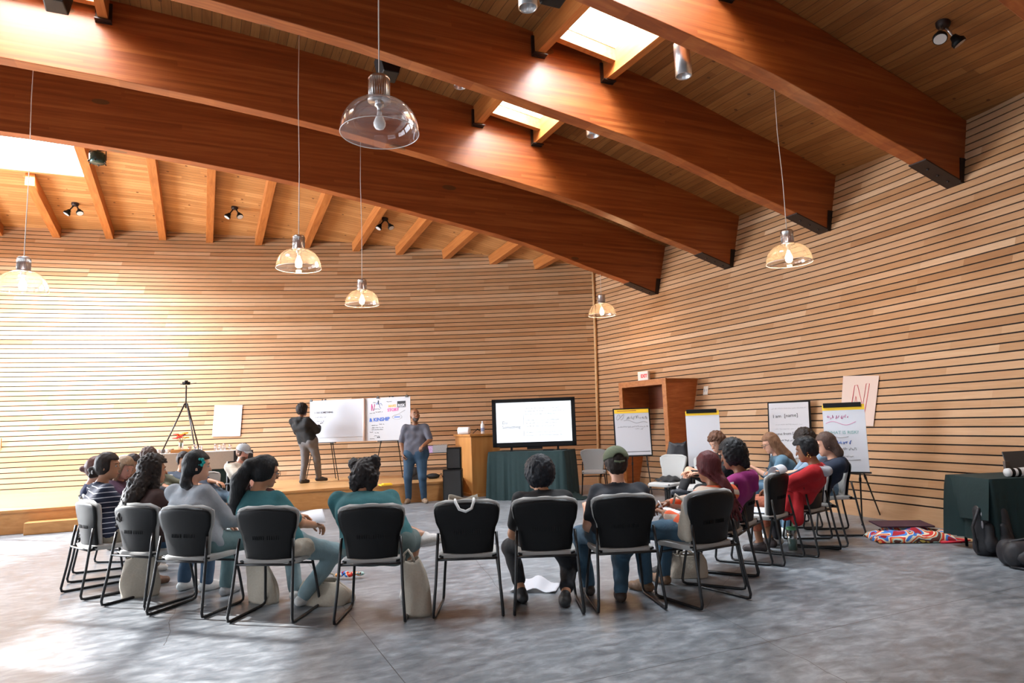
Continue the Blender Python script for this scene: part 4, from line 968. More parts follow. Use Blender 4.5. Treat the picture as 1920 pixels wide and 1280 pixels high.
fc, Ml = flipchart(p4.x, 8.85, rz4, 'flip chart reading WHAT IS RISK on a black easel by the right wall', .5, p4.z, .86, R(6), feet=fo4)
text('WHAT IS RISK?', .058, mat('pale teal marker', (.15, .35, .33), .7), fc, TL(Ml, -.22, .48, .0)); wr(fc, Ml, [[(-.2+.2*t, 0, .44+.008*math.sin(t*6)) for t in np.linspace(0, 1.2, 8)], [(-.1, 0, .14), (.16, 0, .15)]], GREYI, .0025)
wr(fc, Ml, scribble(-.2, .05, .7, .04, 0, rnd)+[[(-.22+.36*t, 0, .62+.025*math.sin(t*7)) for t in np.linspace(0, 1, 14)]], PINKI, .0022, 'pink_handwriting'); wr(fc, Ml, scribble(-.13, .07, .37, .03, 0, rnd), BLUEI, .0035, 'blue_handwriting'); wr(fc, Ml, scribble(-.15, .12, .29, .025, 0, rnd)+scribble(-.12, .08, .2, .025, 0, rnd), GREYI, .0025)
# posters taped on the walls
def wall_sheet(name, pts, label, m_, t_=.003):
    """pts: tl, tr, br, bl world corners on the wall"""
    tl, tr_, br, bl = [Vector(p) for p in pts]; n = (tr_-tl).cross(bl-tl).normalized(); n = n if n.dot(Vector((0, -1, 0))+Vector((-.6, 0, 0))) > 0 else -n
    o_ = n*.022; mb = MB(); mb.hexa([bl+o_, br+o_, br+o_-n*t_, bl+o_-n*t_, tl+o_, tr_+o_, tr_+o_-n*t_, tl+o_-n*t_])
    org = (tl+tr_+br+bl)/4; mb.v = [p-org for p in mb.v]
    ob = mb.build(name, m_, loc=org); tag(ob, label, 'poster', 'paper sheets on the walls'); return ob, tl+o_-org, tr_+o_-org, br+o_-org, bl+o_-org, n
ob, a, b, c, d, n = wall_sheet('wall_poster', [(-6.93, 15.74, 2.08), (-6.33, 15.85, 2.07), (-6.27, 15.59, 1.36), (-6.86, 15.48, 1.37)], 'plain white sheet on the back wall above the stage table', mat('bluish white sheet', (.58, .63, .73), .7))
def onq(a, b, c, d, n, u, v): return a.lerp(b, u).lerp(d.lerp(c, u), v)+n*.002
write(ob, [[onq(a, b, c, d, n, .2+.3*t, .35+.06*math.sin(t*19)) for t in np.linspace(0, 1.6, 20)]], GREYI, .0015)
ob, a, b, c, d, n = wall_sheet('wall_poster', [(5.02, 10.3, 1.975), (5.24, 9.7, 1.93), (5.06, 9.65, 1.22), (4.86, 10.2, 1.25)], 'pinkish sheet with an outlined red letter N on the right wall', mat('pinkish sheet', (.6, .48, .42), .7))
NP = [(.27, .9), (.36, .2), (.44, .19), (.64, .62), (.68, .16), (.77, .16), (.7, .9), (.62, .9), (.42, .42), (.36, .9)]
write(ob, [[onq(a, b, c, d, n, u, v) for u, v in NP+NP[:1]]], REDI, .005, 'outlined_letter')
# exit sign and switch plate on the right wall
e0 = at(1206, 713, 14.87); wd = Vector((.49, -.87, 0)).normalized()
ex = empty('exit_sign', (e0.x-.06, e0.y, e0.z), math.atan2(wd.y, wd.x), 'small red and white exit sign above the doorway', 'sign')
b_ = MB(); b_.box((.12, 0, .09), (.34, .05, .2)); b_.build('housing', CREAMW, ex)
b_ = MB(); b_.box((.16, -.028, .09), (.24, .006, .18)); b_.build('face', mat('exit face', (.85, .6, .55), .5, emit=(.9, .45, .4), estr=.25), ex)
text('EXIT', .1, mat('exit red', (.7, .03, .03), .5, emit=(.8, .02, .02), estr=.4), ex, TM(.06, -.034, .055), bold=.004)
b_ = MB(); b_.box((.12, .02, -.02), (.5, .06, .012)); b_.build('bracket', BLACKM, ex)
s0 = right_pt(13.2, 1.94, .005); sw = empty('switch_plate', s0, math.atan2(-.87, .49), 'cream switch plate on the slatted right wall beside the doorway', 'switch')
b_ = MB(); b_.box((0, 0, 0), (.12, .014, .17), Matrix.Rotation(R(-13), 4, 'X')); b_.build('plate', CREAMW, sw, bevel=.003)
b_ = MB()
for sx in (-.03, .03): b_.box((sx, -.012, 0), (.02, .012, .05), Matrix.Rotation(R(-13), 4, 'X'))
b_.build('toggle', WHITEP, sw)
# camera tripod
tp = at(349, 735, 13.9); tr_ = empty('camera_tripod', (tp.x, 13.9, SH), 0, 'tall black tripod with camera behind the stage table', 'tripod')
hz = at(349, 722, 13.9).z-SH; hub = at(347, 756, 13.9).z-SH
b_ = MB(); b_.tube([(0, 0, hub-.1), (0, 0, hz)], .016, 8); b_.build('centre_column', BLACKM, tr_)
fl_ = [at(x, y, Y)-Vector((tp.x, 13.9, SH)) for x, y, Y in ((303, 850, 13.5), (366, 848, 13.6), (374, 848, 14.4))]
tripod_legs(tr_, [(-.02, 0, hub), (.02, 0, hub), (.01, .03, hub)], [tuple((v-Vector((0, 0, hub)))*((hub)/(hub-v.z))+Vector((0, 0, hub))) for v in fl_], .014)
cm = empty('video_camera', (tp.x, 13.9, SH+hz), R(15), 'small black camera mounted on the tall tripod', 'camera')
b_ = MB(); b_.box((0, 0, .04), (.14, .08, .06)); b_.box((0, 0, .085), (.06, .05, .03)); b_.build('body', BLACKP, cm, bevel=.006)
b_ = MB(); b_.lathe([(0, 0), (.03, 0), (.032, .09), (.0, .09)], 14, Matrix.Translation((0, -.04, .04)) @ Matrix.Rotation(R(90), 4, 'X')); b_.build('lens', BLACKP, cm)
b_ = MB(); b_.tube([(.06, 0, .03), (.19, .01, .04)], .01, 6); b_.tube([(-.06, 0, .03), (-.11, 0, .02)], .01, 6); b_.build('pan_handle', BLACKM, cm)
# draped table on the stage
a0, a1 = at(228, 854, 12.15), at(442, 845, 12.95); tz = 1.1; dd = Vector((a1.x-a0.x, a1.y-a0.y, 0)); L_ = dd.length; trz = math.atan2(dd.y, dd.x); nrm = Vector((-math.sin(trz), math.cos(trz), 0)); cc = (a0+a1)/2+nrm*.38; cc.z = SH
BEIGE = cloth_mat('beige linen cloth', (.42, .38, .34), .9, .08, 60)
t = empty('folding_table', cc, trz, 'long folding table on the stage under beige and green cloths', 'table'); table_frame(t, L_, .74, tz-SH-.01)
c = drape('c', L_+.01, .75, tz-SH+.002, GREENC, .02, 34, .012, seed=8).build('tablecloth', GREENC, loc=cc, rz=trz); tag(c, 'dark green cloth hanging to the stage under the beige cloth of the long table', 'tablecloth', 'dark green cloths')
c = drape('c', L_+.07, .81, tz-SH+.01, BEIGE, .012, 30, .005, seed=9, zl=tz-SH-.31).build('tablecloth', BEIGE, loc=cc, rz=trz); tag(c, 'beige cloth overlay on the long stage table', 'tablecloth')
def ont(x, z=0): v = a0.lerp(a1, x)+nrm*.3; v.z = tz+.012+z; return v
CL = thin_glass('clear glass', refl=.12)
mb = MB(); mb.box((0, 0, .03), (.34, .2, .06)); o = mb.build('wooden_tray', HONEY, loc=ont(.5), rz=trz, bevel=.004); tag(o, 'small light wooden box under the flowers on the stage table', 'tray')
v = empty('flower_vase', ont(.5, .062), 0, 'clear vase with red and yellow flowers on the stage table', 'vase')
b_ = MB(); b_.lathe([(0, 0), (.04, 0), (.045, .02), (.04, .1), (.045, .17), (.043, .17), (.037, .1), (.04, .02), (0, .012)], 18); b_.build('glass', CL, v)
rnd = random.Random(5)
stm = MB(); heads = []
for k in range(9):
    a = rnd.uniform(0, 6.28); rr_ = rnd.uniform(.02, .12); h_ = .23+rnd.uniform(0, .1)-rr_*.3; heads.append((rr_*math.cos(a), rr_*math.sin(a), h_)); stm.tube([(0, 0, .02), (rr_*.3*math.cos(a), rr_*.3*math.sin(a), .16), heads[-1]], .004, 5)
stm.build('stems', mat('stem green', (.05, .2, .04), .6), v)
for k, hpos in enumerate(heads):
    f_ = MB(); cmt = mat('red petals', (.8, .05, .04), .6) if k % 3 != 1 else mat('yellow petals', (.95, .55, .02), .6)
    for j in range(8):
        an = j*.785; f_.ball((hpos[0]+.034*math.cos(an), hpos[1]+.034*math.sin(an), hpos[2]), (.026, .026, .012), n=8)
    f_.ball(hpos, (.014, .014, .012), n=8); f_.build('flower', cmt, v)
for k, x_ in enumerate((.58, .63, .68, .82, .86, .9, .955)):
    mb = MB(); h_ = .11+.02*(k % 2); mb.lathe([(0, 0), (.028, 0), (.034, h_), (.031, h_), (.026, .01), (0, .008)], 14)
    o = mb.build('drinking_glass', CL, loc=ont(x_)+nrm*(.1*(k % 2))); tag(o, '%s of the seven clear glasses on the stage table, counted from the flowers' % ('first', 'second', 'third', 'fourth', 'fifth', 'sixth', 'last')[k], 'glass', 'glasses on the stage table')
for k, x_ in enumerate((.3, .34, .38, .42)):
    mb = MB(); mb.lathe([(0, 0), (.03, 0), (.036, .07), (.034, .075), (0, .075)], 12); mb.tube([(.033, 0, .02), (.055, 0, .035), (.035, 0, .06)], .005, 5)
    o = mb.build('mug', mat('dark mug', (.1, .08, .07), .4) if k % 2 else mat('pale mug', (.7, .68, .66), .3), loc=ont(x_)+nrm*(.06*(k % 2)), rz=k); tag(o, '%s mug on the stage table, %s the flowers' % ('dark' if k % 2 else 'pale', 'nearer' if k > 1 else 'farther left of'), 'mug', 'mugs on the stage table')
mb = MB(); mb.box((0, 0, .2), (.34, .16, .4)); mb.ball((0, 0, .38), (.15, .08, .06)); mb.box((0, -.09, .14), (.24, .05, .2))
p = at(452, 862, 12.9); o = mb.build('black_backpack', cloth_mat('black nylon', (.012, .012, .014), .7, .2, 30), loc=(p.x, p.y+.1, SH+.35), rz=trz)
bp_ = o
tag(bp_, 'black backpack standing on a crate behind the capped man', 'backpack')
mb = MB(); mb.box((0, 0, .17), (.4, .3, .34)); o = mb.build('storage_crate', BLACKP, loc=(p.x, p.y+.1, SH), rz=trz, bevel=.01); tag(o, 'black crate at the right end of the stage table', 'crate')
mb = MB(); mb.ball((0, 0, .13), (.17, .12, .14)); mb.tube([(-.08, -.08, .2), (-.02, -.13, .12), (-.05, -.1, .02)], .012, 6); mb.box((0, 0, .06), (.3, .2, .12)); p = at(775, 900, 14.2); o = mb.build('backpack', cloth_mat('black nylon', (.012, .012, .014), .7, .2, 30), loc=(p.x, 14.2, SH)); tag(o, 'black backpack on the stage behind the standing man', 'backpack')
mb = MB(); mb.ball((0, 0, .05), (.14, .1, .06)); mb.tube([(.1, 0, .03), (.17, .02, .1), (.2, 0, .02)], .01, 6); p = at(812, 894, 14.3); o = mb.build('cable_bag', cloth_mat('black nylon', (.012, .012, .014), .7, .2, 30), loc=(p.x, 14.3, SH)); tag(o, 'small black bag with a loose strap beneath the black stand', 'bag')
# right hand table with laptop and lens
rt_c = Vector((5.28, 6.28, 0)); rrz = R(-66)
tl_c, tb_c = at(1838, 898, 6.85), at(1880, 893, 6.9)
TX0, TY0 = tl_c.x, tl_c.y
t = empty('folding_table', (TX0+.8, 7.18, 0), R(4), 'folding table under a dark green cloth at the right edge', 'table'); tzz = tl_c.z; table_frame(t, 1.5, .6, tzz-.012)
c = drape('c', 1.52, .62, tzz, GREENC, .04, 26, .022, seed=12, zl=.12).build('tablecloth', GREENC, loc=(TX0+.8, 7.18, 0), rz=R(4)); tag(c, 'dark green cloth on the table at the right edge of the picture', 'tablecloth', 'dark green cloths')
hc = MB(); hc.add([(-.76, -.31, tzz), (-.76, .25, tzz), (-.9, -.42, tzz-.38), (-.8, .1, tzz-.42), (-.84, -.15, tzz-.12)], [(0, 1, 4), (0, 4, 2), (4, 3, 2), (1, 3, 4)], True); hc.build('hanging_corner', GREENC, c)
lp = at(1900, 892, 7.15); lpt = empty('laptop', (lp.x+.16, 7.2, tzz), R(8), 'open dark laptop on the table at the right edge', 'laptop')
b_ = MB(); b_.box((0, -.1, .01), (.34, .23, .018)); b_.build('base', BLACKP, lpt, bevel=.003)
b_ = MB(); b_.box((0, 0, .115), (.34, .012, .23), Matrix.Translation((0, .02, .01)) @ Matrix.Rotation(R(-14), 4, 'X')); b_.build('lid', mat('dark grey lid', (.04, .045, .05), .5), lpt, bevel=.003)
ln = empty('telephoto_lens', (*at(1887, 893, 6.95).xy, tzz+.045), R(2), 'white and black telephoto camera lens lying on the table at the right edge', 'lens')
Mx = Matrix.Rotation(R(90), 4, 'Y')
b_ = MB(); b_.lathe([(0, 0), (.04, 0), (.043, .02), (.043, .035)], 20, Mx); b_.lathe([(.042, .07), (.042, .1)], 20, Mx); b_.lathe([(.045, .13), (.048, .28), (0, .28)], 20, Mx); b_.build('white_barrel', mat('lens white', (.7, .7, .7), .4), ln)
b_ = MB(); b_.lathe([(.0435, .035), (.044, .07)], 20, Mx); b_.lathe([(.043, .1), (.044, .13)], 20, Mx); b_.build('rubber_ring', BLACKP, ln)
mb = MB(); mb.box((0, 0, .07), (.06, .03, .14)); p = at(1889, 884, 7.2); o = mb.build('card_reader', mat('dark brown case', (.08, .06, .05), .5), loc=(p.x, 7.2, tzz), rz=R(10), bevel=.004); tag(o, 'small dark upright case beside the laptop', 'case')
def bag_mesh(w_, d_, h_, seed, slump=0, lean=(0, 0)):
    rnd = random.Random(seed); ph_ = [rnd.uniform(0, 6.28) for _ in range(8)]
    def fn(a, b):
        an = a*2*math.pi; c_, s_ = math.cos(an), math.sin(an); e_ = 3.2
        rr_ = 1/((abs(c_)**e_+abs(s_)**e_)**(1/e_))
        k = 1-.12*b-.25*max(0, b-.75)*2+.1*math.sin(math.pi*min(1, b*1.3))+slump*(1-b)*.3
        wv = 1+.05*math.sin(an*3+ph_[0]+b*4)+.035*math.sin(an*7+ph_[1]-b*7)
        return (w_/2*rr_*c_*k*wv+lean[0]*b*b, d_/2*rr_*s_*k*wv*(1-.35*b)+lean[1]*b*b, h_*b*(1+.05*math.sin(an*2+ph_[2])))
    return fn
# camera bags by that table
BAGB = cloth_mat('black bag cloth', (.013, .013, .017), .6, .3, 25)
bg1 = empty('camera_backpack', (4.66, 6.86, 0), R(-12), 'black camera backpack standing against the right-hand table', 'backpack')
smesh('body', [surf([('c', (-.1, 0, .08), (-.08, .02, .42), .085, .07, .06), ('c', (.1, 0, .08), (.08, .02, .42), .085, .07, .06), ('c', (-.08, 0, .08), (.08, 0, .08), .085, .085, .06)], .012, noise=.004, nfreq=30)], BAGB, bg1, 2)
smesh('front_pocket', [surf([('c', (-.07, -.085, .09), (-.06, -.075, .28), .05, .04, .05), ('c', (.07, -.085, .09), (.06, -.075, .28), .05, .04, .05), ('c', (-.06, -.085, .12), (.06, -.085, .12), .05, .05, .05)], .012, noise=.003)], BAGB, bg1, 2)
b_ = MB(); b_.tube([(-.12, -.05, .46), (-.2, -.06, .28), (-.17, -.05, .04)], .014, 6); b_.build('strap', BAGB, bg1)
b_ = MB(); b_.ball((-.1, -.07, .4), (.02, .01, .03), n=8); b_.ball((-.11, -.06, .3), (.012, .01, .04), n=8); b_.build('mesh_badge', mat('grey mesh', (.3, .3, .33), .6), bg1)
bg2 = empty('camera_bag', (4.6, 6.33, 0), R(-8), 'low black camera bag lying in front of the backpack', 'bag')
b_ = MB(); smesh('body', [surf([('c', (-.14, y_, z_), (.3, y_, z_), .085, .085, .05) for y_ in (-.06, .06) for z_ in (.085, .15)], .013, noise=.006, nfreq=24)], BAGB, bg2, 2)
b_ = MB(); b_.ball((-.05, -.15, .1), (.13, .05, .075)); b_.ball((.2, -.15, .1), (.1, .05, .075)); b_.build('pockets', BAGB, bg2)
b_ = MB(); b_.tube([(-.2, -.08, .02), (-.1, -.22, .012), (.1, -.27, .012), (.35, -.25, .012)], .012, 6); b_.tube([(-.15, 0, .22), (.05, -.02, .26), (.25, 0, .22)], .012, 6); b_.build('strap', BAGB, bg2)
b_ = MB(); b_.tube([(.18, -.205, .1), (.2, -.21, .12), (.22, -.205, .1)], .005, 5); b_.build('blue_tag', BLUEI, bg2)
# colourful blanket pile on the floor
bl = empty('blanket_pile', (4.38, 7.82, 0), R(-8), 'colourful woven blanket bundle topped by a dark board, by the right wall', 'blanket')
def multicol(name):
    m_ = bpy.data.materials.new(name); m_.use_nodes = True; t = m_.node_tree; b = t.nodes['Principled BSDF']; b.inputs['Roughness'].default_value = .9
    tc = t.nodes.new('ShaderNodeTexCoord'); v = t.nodes.new('ShaderNodeTexNoise'); v.inputs['Scale'].default_value = 4; v.inputs['Distortion'].default_value = 1.5; v.inputs['Detail'].default_value = 1; cr_ = t.nodes.new('ShaderNodeValToRGB'); cr_.color_ramp.interpolation = 'CONSTANT'
    e = cr_.color_ramp.elements; e[0].color = (.35, .01, .02, 1); e[1].position = .36; e[1].color = (.05, .2, .6, 1)
    for p_, c_ in ((.42, (.8, .7, .5)), (.47, (.6, .03, .02)), (.52, (.75, .3, .08)), (.57, (.4, .55, .5)), (.61, (.1, .03, .02)), (.66, (.7, .5, .1)), (.72, (.5, .02, .03))): el = e.new(p_); el.color = (*c_, 1)
    t.links.new(tc.outputs['Object'], v.inputs['Vector']); t.links.new(v.outputs['Fac'], cr_.inputs[0]); t.links.new(cr_.outputs[0], b.inputs['Base Color']); return m_
b_ = MB(); b_.grid(lambda a, b: (-.42+.84*a, -.26+.5*b, .01+.13*math.sin(math.pi*a)**.4*math.sin(math.pi*b)**.4+.018*math.sin(a*17+b*6)*math.sin(b*13)), 40, 26, .01); b_.build('folded_cloth', multicol('woven stripes'), bl)
b_ = MB(); b_.box((-.05, .09, .155), (.56, .36, .014), Matrix.Rotation(R(2), 4, 'X')); b_.build('flat_board', mat('dark maroon board', (.04, .008, .02), .7), bl)
b_ = MB(); b_.tube([(.3, -.02, .06), (.42, -.12, .02), (.52, -.2, .015), (.4, -.25, .012), (.2, -.27, .012)], .014, 6); b_.build('red_strap', mat('red strap', (.6, .02, .04), .8), bl)
b_ = MB(); b_.box((.42, .06, .008), (.34, .2, .012), Matrix.Rotation(R(-20), 4, 'Z')); b_.build('cardboard_flap', mat('tan card', (.5, .33, .17), .8), bl)
# small wooden corner seen at the left edge of the wall
mb = MB(); mb.box((0, 0, 0), (.05, .03, .28)); o = mb.build('wall_socket_cover', HONEY, loc=back_pt(-10.86, 1.36, .03)); tag(o, 'small orange wooden cover on the back wall at the left edge', 'cover')
# cap bags and papers on the floor
def tote(x, y, rz, w_, d_, h_, label, seed, m_=TANC, slump=0, lean=(0, 0), handles=True, M=None, loc=None, z=0):
    r_ = empty('tote_bag', (x, y, z), R(rz), label, 'bag', 'canvas tote bags')
    fn = bag_mesh(w_, d_, h_, seed, slump, lean); b_ = MB(); b_.grid(fn, 32, 18, .003, M=M)
    n = 32; b_.add([Vector(fn(i/n, 0)) for i in range(n)], [tuple(range(n))], M=M) ; b_.build('body', m_, r_)
    if handles:
        hb = MB()
        for sgn in (-1, 1):
            y0 = fn(.25 if sgn > 0 else .75, 1)[1]; x0 = lean[0]
            pts = [(x0-w_*.22, y0, h_*.97), (x0-w_*.2, y0+.01*sgn, h_*1.12), (x0-w_*.05, y0+.05*sgn, h_*1.2), (x0+w_*.1, y0+.07*sgn, h_*1.1), (x0+w_*.2, y0+.03*sgn, h_*.97)]
            hb.tube(pts, .009, 6, M=M)
        hb.build('handle', m_, r_)
    return r_
tote(*flr(262, 1118).xy, 20, .3, .12, .36, 'cream canvas tote bag standing under the curly-haired person\'s chair', 21)
tote(*flr(494, 1128).xy, -30, .3, .14, .33, 'cream canvas tote bag leaning under the ponytailed person\'s chair', 22, lean=(-.1, 0))
tote(*flr(612, 1128).xy, -15, .4, .26, .17, 'canvas tote bag slumped open on the floor between the two teal shirts', 23, slump=.4, lean=(-.08, .05))
tote(*flr(786, 1152).xy, 12, .19, .15, .42, 'tall canvas bag with gathered top leaning left of the empty chair', 24, lean=(-.07, .03))
tote(*flr(1290, 1080).xy, 0, .34, .2, .2, 'white canvas bag on the floor beneath the orange-sweater person\'s chair', 26, slump=.1)
SN = mat('crinkled snack packets', (.5, .5, .55), .4, noise=.9, nscale=30)
mb = MB()
for k in range(5): mb.ball((-.1+.05*k, .03*math.sin(k*2), .04+.012*(k % 2)), (.045, .035, .02), n=8)
o = mb.build('snack_packets', multicol('snack print'), loc=(*flr(655, 1085).xy, 0)); tag(o, 'crumpled blue and brown snack packets on the floor beside the slumped tote', 'packet', kind='stuff')
# white paper under chair 7
mb = MB(); mb.grid(lambda a, b: (-.2+.4*a, -.16+.3*b, .012+.07*(1-abs(a-.45)*2)*(.3+.7*b)+.012*math.sin(a*14)), 14, 10, .003); o = mb.build('plastic_bag', mat('white glossy paper', (.5, .51, .55), .4), loc=(*flr(1005, 1103).xy, 0), rz=R(-12)); tag(o, 'white folded paper bag on the floor under the black shirt\'s chair', 'paper bag')
# bag on the empty chair 6, strap over the back
c6 = CH['6'].location; 
r_ = empty('shoulder_bag', (c6.x, c6.y, .47), 0, 'off-white cloth bag on the empty chair, strap hanging over the back', 'bag')
b_ = MB(); b_.grid(bag_mesh(.3, .16, .41, 31), 30, 14, .003, M=Matrix.Translation((-.03, -.1, 0))); b_.build('body', TANC, r_)
b_ = MB(); b_.tube([(-.075, -.19, .36), (-.085, -.235, .403), (-.078, -.285, .39), (-.05, -.288, .335), (0, -.29, .318), (.045, -.289, .34), (.062, -.286, .39), (.06, -.235, .407), (.05, -.19, .36)], .011, 6); b_.build('strap', mat('white strap', (.72, .72, .7), .8), r_)
# garment on the far empty chair
mb = MB(); mb.grid(lambda a, b: (-.2+.36*a, -.18+.3*b, .01+.07*math.sin(3.14*a)**.5*math.sin(3.14*b)**.5+.01*math.sin(a*20+b*8)), 16, 12, .008); o = mb.build('folded_jacket', cloth_mat('black fabric', (.012, .012, .013), .9, .3, 20), loc=(2.32, 10.68, .475), rz=R(130)); tag(o, 'crumpled black garment on the empty pale chair before the door', 'jacket')
b3 = empty('black_duffel', (*at(1275, 905, 11.3).xy, 0), R(-20), 'black bag standing beside the doorway behind the empty chairs', 'bag')
b_ = MB(); b_.grid(bag_mesh(.36, .24, .55, 41), 28, 14, .01); b_.ball((0, 0, .5), (.14, .07, .05)); b_.build('body', BAGB, b3)
b_ = MB(); b_.box((0, 0, .0), (.5, .4, .42)); 
bs = MB(); bs.box((0, 0, .24), (.45, .36, .48)); o = bs.build('storage_box', BLACKP, loc=b3.location, bevel=.01); tag(o, 'dark box the black bag stands on, beside the doorway', 'box'); b3.location.z = .48
# loose paper over chair 12's back and handouts
mb = MB(); mb.grid(lambda a, b: (-.1+.2*a, .06*math.cos(b*3.14)*1, .07*math.sin(b*3.14)+.01*a), 8, 12, .002); c12 = CH['12']; o = mb.build('draped_paper', WHITEP, loc=(c12.location.x+.2*math.sin(R(48)), c12.location.y-.2*math.cos(R(48)), .855), rz=R(48)); tag(o, 'white paper folded over the back of the empty chair by the red jacket', 'paper')
# ------------------------------------------------------------------ pendants
DOME = thin_glass('clear dome glass', tint=(.93, .93, .94), refl=.05)
DOMEW = thin_glass('warm lit dome glass', tint=(.96, .94, .9), refl=.06)
def frost(m_, k, c):
    t = m_.node_tree; o = [n for n in t.nodes if n.type == 'OUTPUT_MATERIAL'][0]; src = o.inputs[0].links[0].from_socket; mx = t.nodes.new('ShaderNodeMixShader'); tl = t.nodes.new('ShaderNodeBsdfTranslucent'); tl.inputs[0].default_value = (*c, 1)
    t.links.new(src, mx.inputs[1]); t.links.new(tl.outputs[0], mx.inputs[2]); mx.inputs[0].default_value = k; t.links.new(mx.outputs[0], o.inputs[0])
frost(DOME, .05, (.9, .85, .85)); frost(DOMEW, .07, (1, .88, .72))
BULB_OFF = mat('frosted bulb off', (.85, .85, .86), .5)
BULB_ON = mat('frosted bulb lit', (1, .85, .6), .5, emit=(1, .74, .45), estr=80)
CORD = mat('pale cord', (.6, .55, .5), .6)
def pendant(px, py, Y, lit, label):
    p = at(px, py, Y); x, y, z = p; root = empty('pendant_lamp', (x, y, z), 0, label, 'pendant lamp', 'glass dome pendant lamps')
    u, v = w2uv(x, y); zt = deck_z(u, v)-z
    b_ = MB(); R_ = .3; H_ = .27; prof = []
    for k in range(17):
        a = k/16*math.pi/2; prof.append((max(.07, R_*math.cos(a)**.8 if a < 1.57 else 0), H_*math.sin(a)**.92))
        if prof[-1][0] <= .0701: break
    b_.lathe(prof, 40); b_.build('glass_shade', DOMEW if lit else DOME, root)
    b_ = MB(); n = 40; b_.tube([(R_*math.cos(6.2832*k/n), R_*math.sin(6.2832*k/n), 0) for k in range(n)], .0035, 6, closed=True); b_.build('shade_rim', mat('glass rim', (.75, .7, .68), .15, spec=.8, alpha=1), root)
    b_ = MB(); zc = prof[-1][1]; b_.lathe([(0, zc-.012), (.088, zc-.012), (.09, zc+.005), (.08, zc+.02), (.08, zc+.16), (.084, zc+.17), (.07, zc+.19), (0, zc+.19)], 28)
    for k in range(28): a = 6.2832*k/28; b_.tube([(.081*math.cos(a), .081*math.sin(a), zc+.02), (.081*math.cos(a), .081*math.sin(a), zc+.16)], .002, 4)
    b_.build('metal_housing', ALU, root)
    b_ = MB(); b_.lathe([(.034, zc-.012), (.034, zc-.05), (.018, zc-.055), (.018, zc-.1)], 16); b_.build('socket', ALU, root)
    b_ = MB(); zb_ = zc-.1; b_.lathe([(.018, zb_+.002), (.02, zb_-.02), (.034, zb_-.05), (.047, zb_-.085), (.046, zb_-.105), (.034, zb_-.128), (0, zb_-.136)], 20); b_.build('bulb', BULB_ON if lit else BULB_OFF, root)
    b_ = MB(); s_ = .012; b_.tube([(0, 0, zc+.19), (s_*.5, 0, zc+.19+(zt-zc)*.3), (-s_, 0, zc+.19+(zt-zc)*.6), (0, 0, zt)], .0055, 6); b_.build('cord', CORD, root)
    b_ = MB(); b_.lathe([(0, zt-.1), (.05, zt-.1), (.055, zt-.09), (.055, zt+.02)], 16); b_.build('canopy', ALU, root)
    if lit:
        l = bpy.data.lights.new('bulb glow', 'POINT'); l.energy = 75; l.color = (1, .66, .36); l.shadow_soft_size = .05
        o = bpy.data.objects.new('bulb_light', l); col.objects.link(o); o.location = (x, y, z+zb_-.2)
    return root
pendant(712, 250, 5.0, False, 'large unlit glass dome pendant nearest the camera, frosted bulb visible')
pendant(560, 503, 9.1, True, 'lit glass dome pendant second from the left, in front of the slatted back wall')
pendant(679, 571, 12.0, True, 'lit glass dome pendant hanging directly beneath the large unlit one')
pendant(1129, 591, 14.7, True, 'smallest lit glass dome pendant, in front of the room corner')
pendant(1480, 493, 9.1, True, 'lit glass dome pendant at right in front of the right wall')
pendant(42, 545, 8.9, True, 'lit glass dome pendant cut by the left edge, pale against the bright wall')
# ------------------------------------------------------------------ ceiling fixtures
def hit_deck(px, py, drop=0):
    d = F_ + RX*((px-960)/FPX) - UX*((py-640)/FPX); t = 4.0
    while t < 40:
        p = d*t + Vector((0, 0, CAMH)); u, v = w2uv(p.x, p.y)
        if p.z > deck_z(u, v)-drop: return p
        t += .01
    return p
def can(px, py, Y, h_, label):
    p = at(px, py, Y); root = empty('cylinder_downlight', p, 0, label, 'downlight', 'aluminium cylinder downlights'); u, v = w2uv(p.x, p.y); zt = deck_z(u, v)-p.z
    b_ = MB(); b_.lathe([(.1, min(h_, zt)), (.1, 0), (.088, 0), (.088, .1)], 28); b_.lathe([(0, min(h_, zt)), (.1, min(h_, zt))], 28); b_.build('housing', ALU, root)
    b_ = MB(); b_.lathe([(.086, .005), (.05, .13), (0, .14)], 28); b_.build('reflector', ALU, root)
    if zt > h_: b_ = MB(); b_.lathe([(.03, h_-.001), (.03, zt+.01)], 12); b_.build('stem', ALU, root)
can(1282, 143, 7.9, .42, 'tall aluminium cylinder downlight right of the large square skylight')
can(990, 15, 6.6, .42, 'aluminium cylinder downlight cut by the top edge, left of the large skylight')
can(863, 163, 9.9, .42, 'aluminium cylinder downlight half hidden above the third beam, left of the smaller skylight')
can(1112, 255, 10.0, .42, 'aluminium cylinder downlight half hidden above the third beam, right of the smaller skylight')
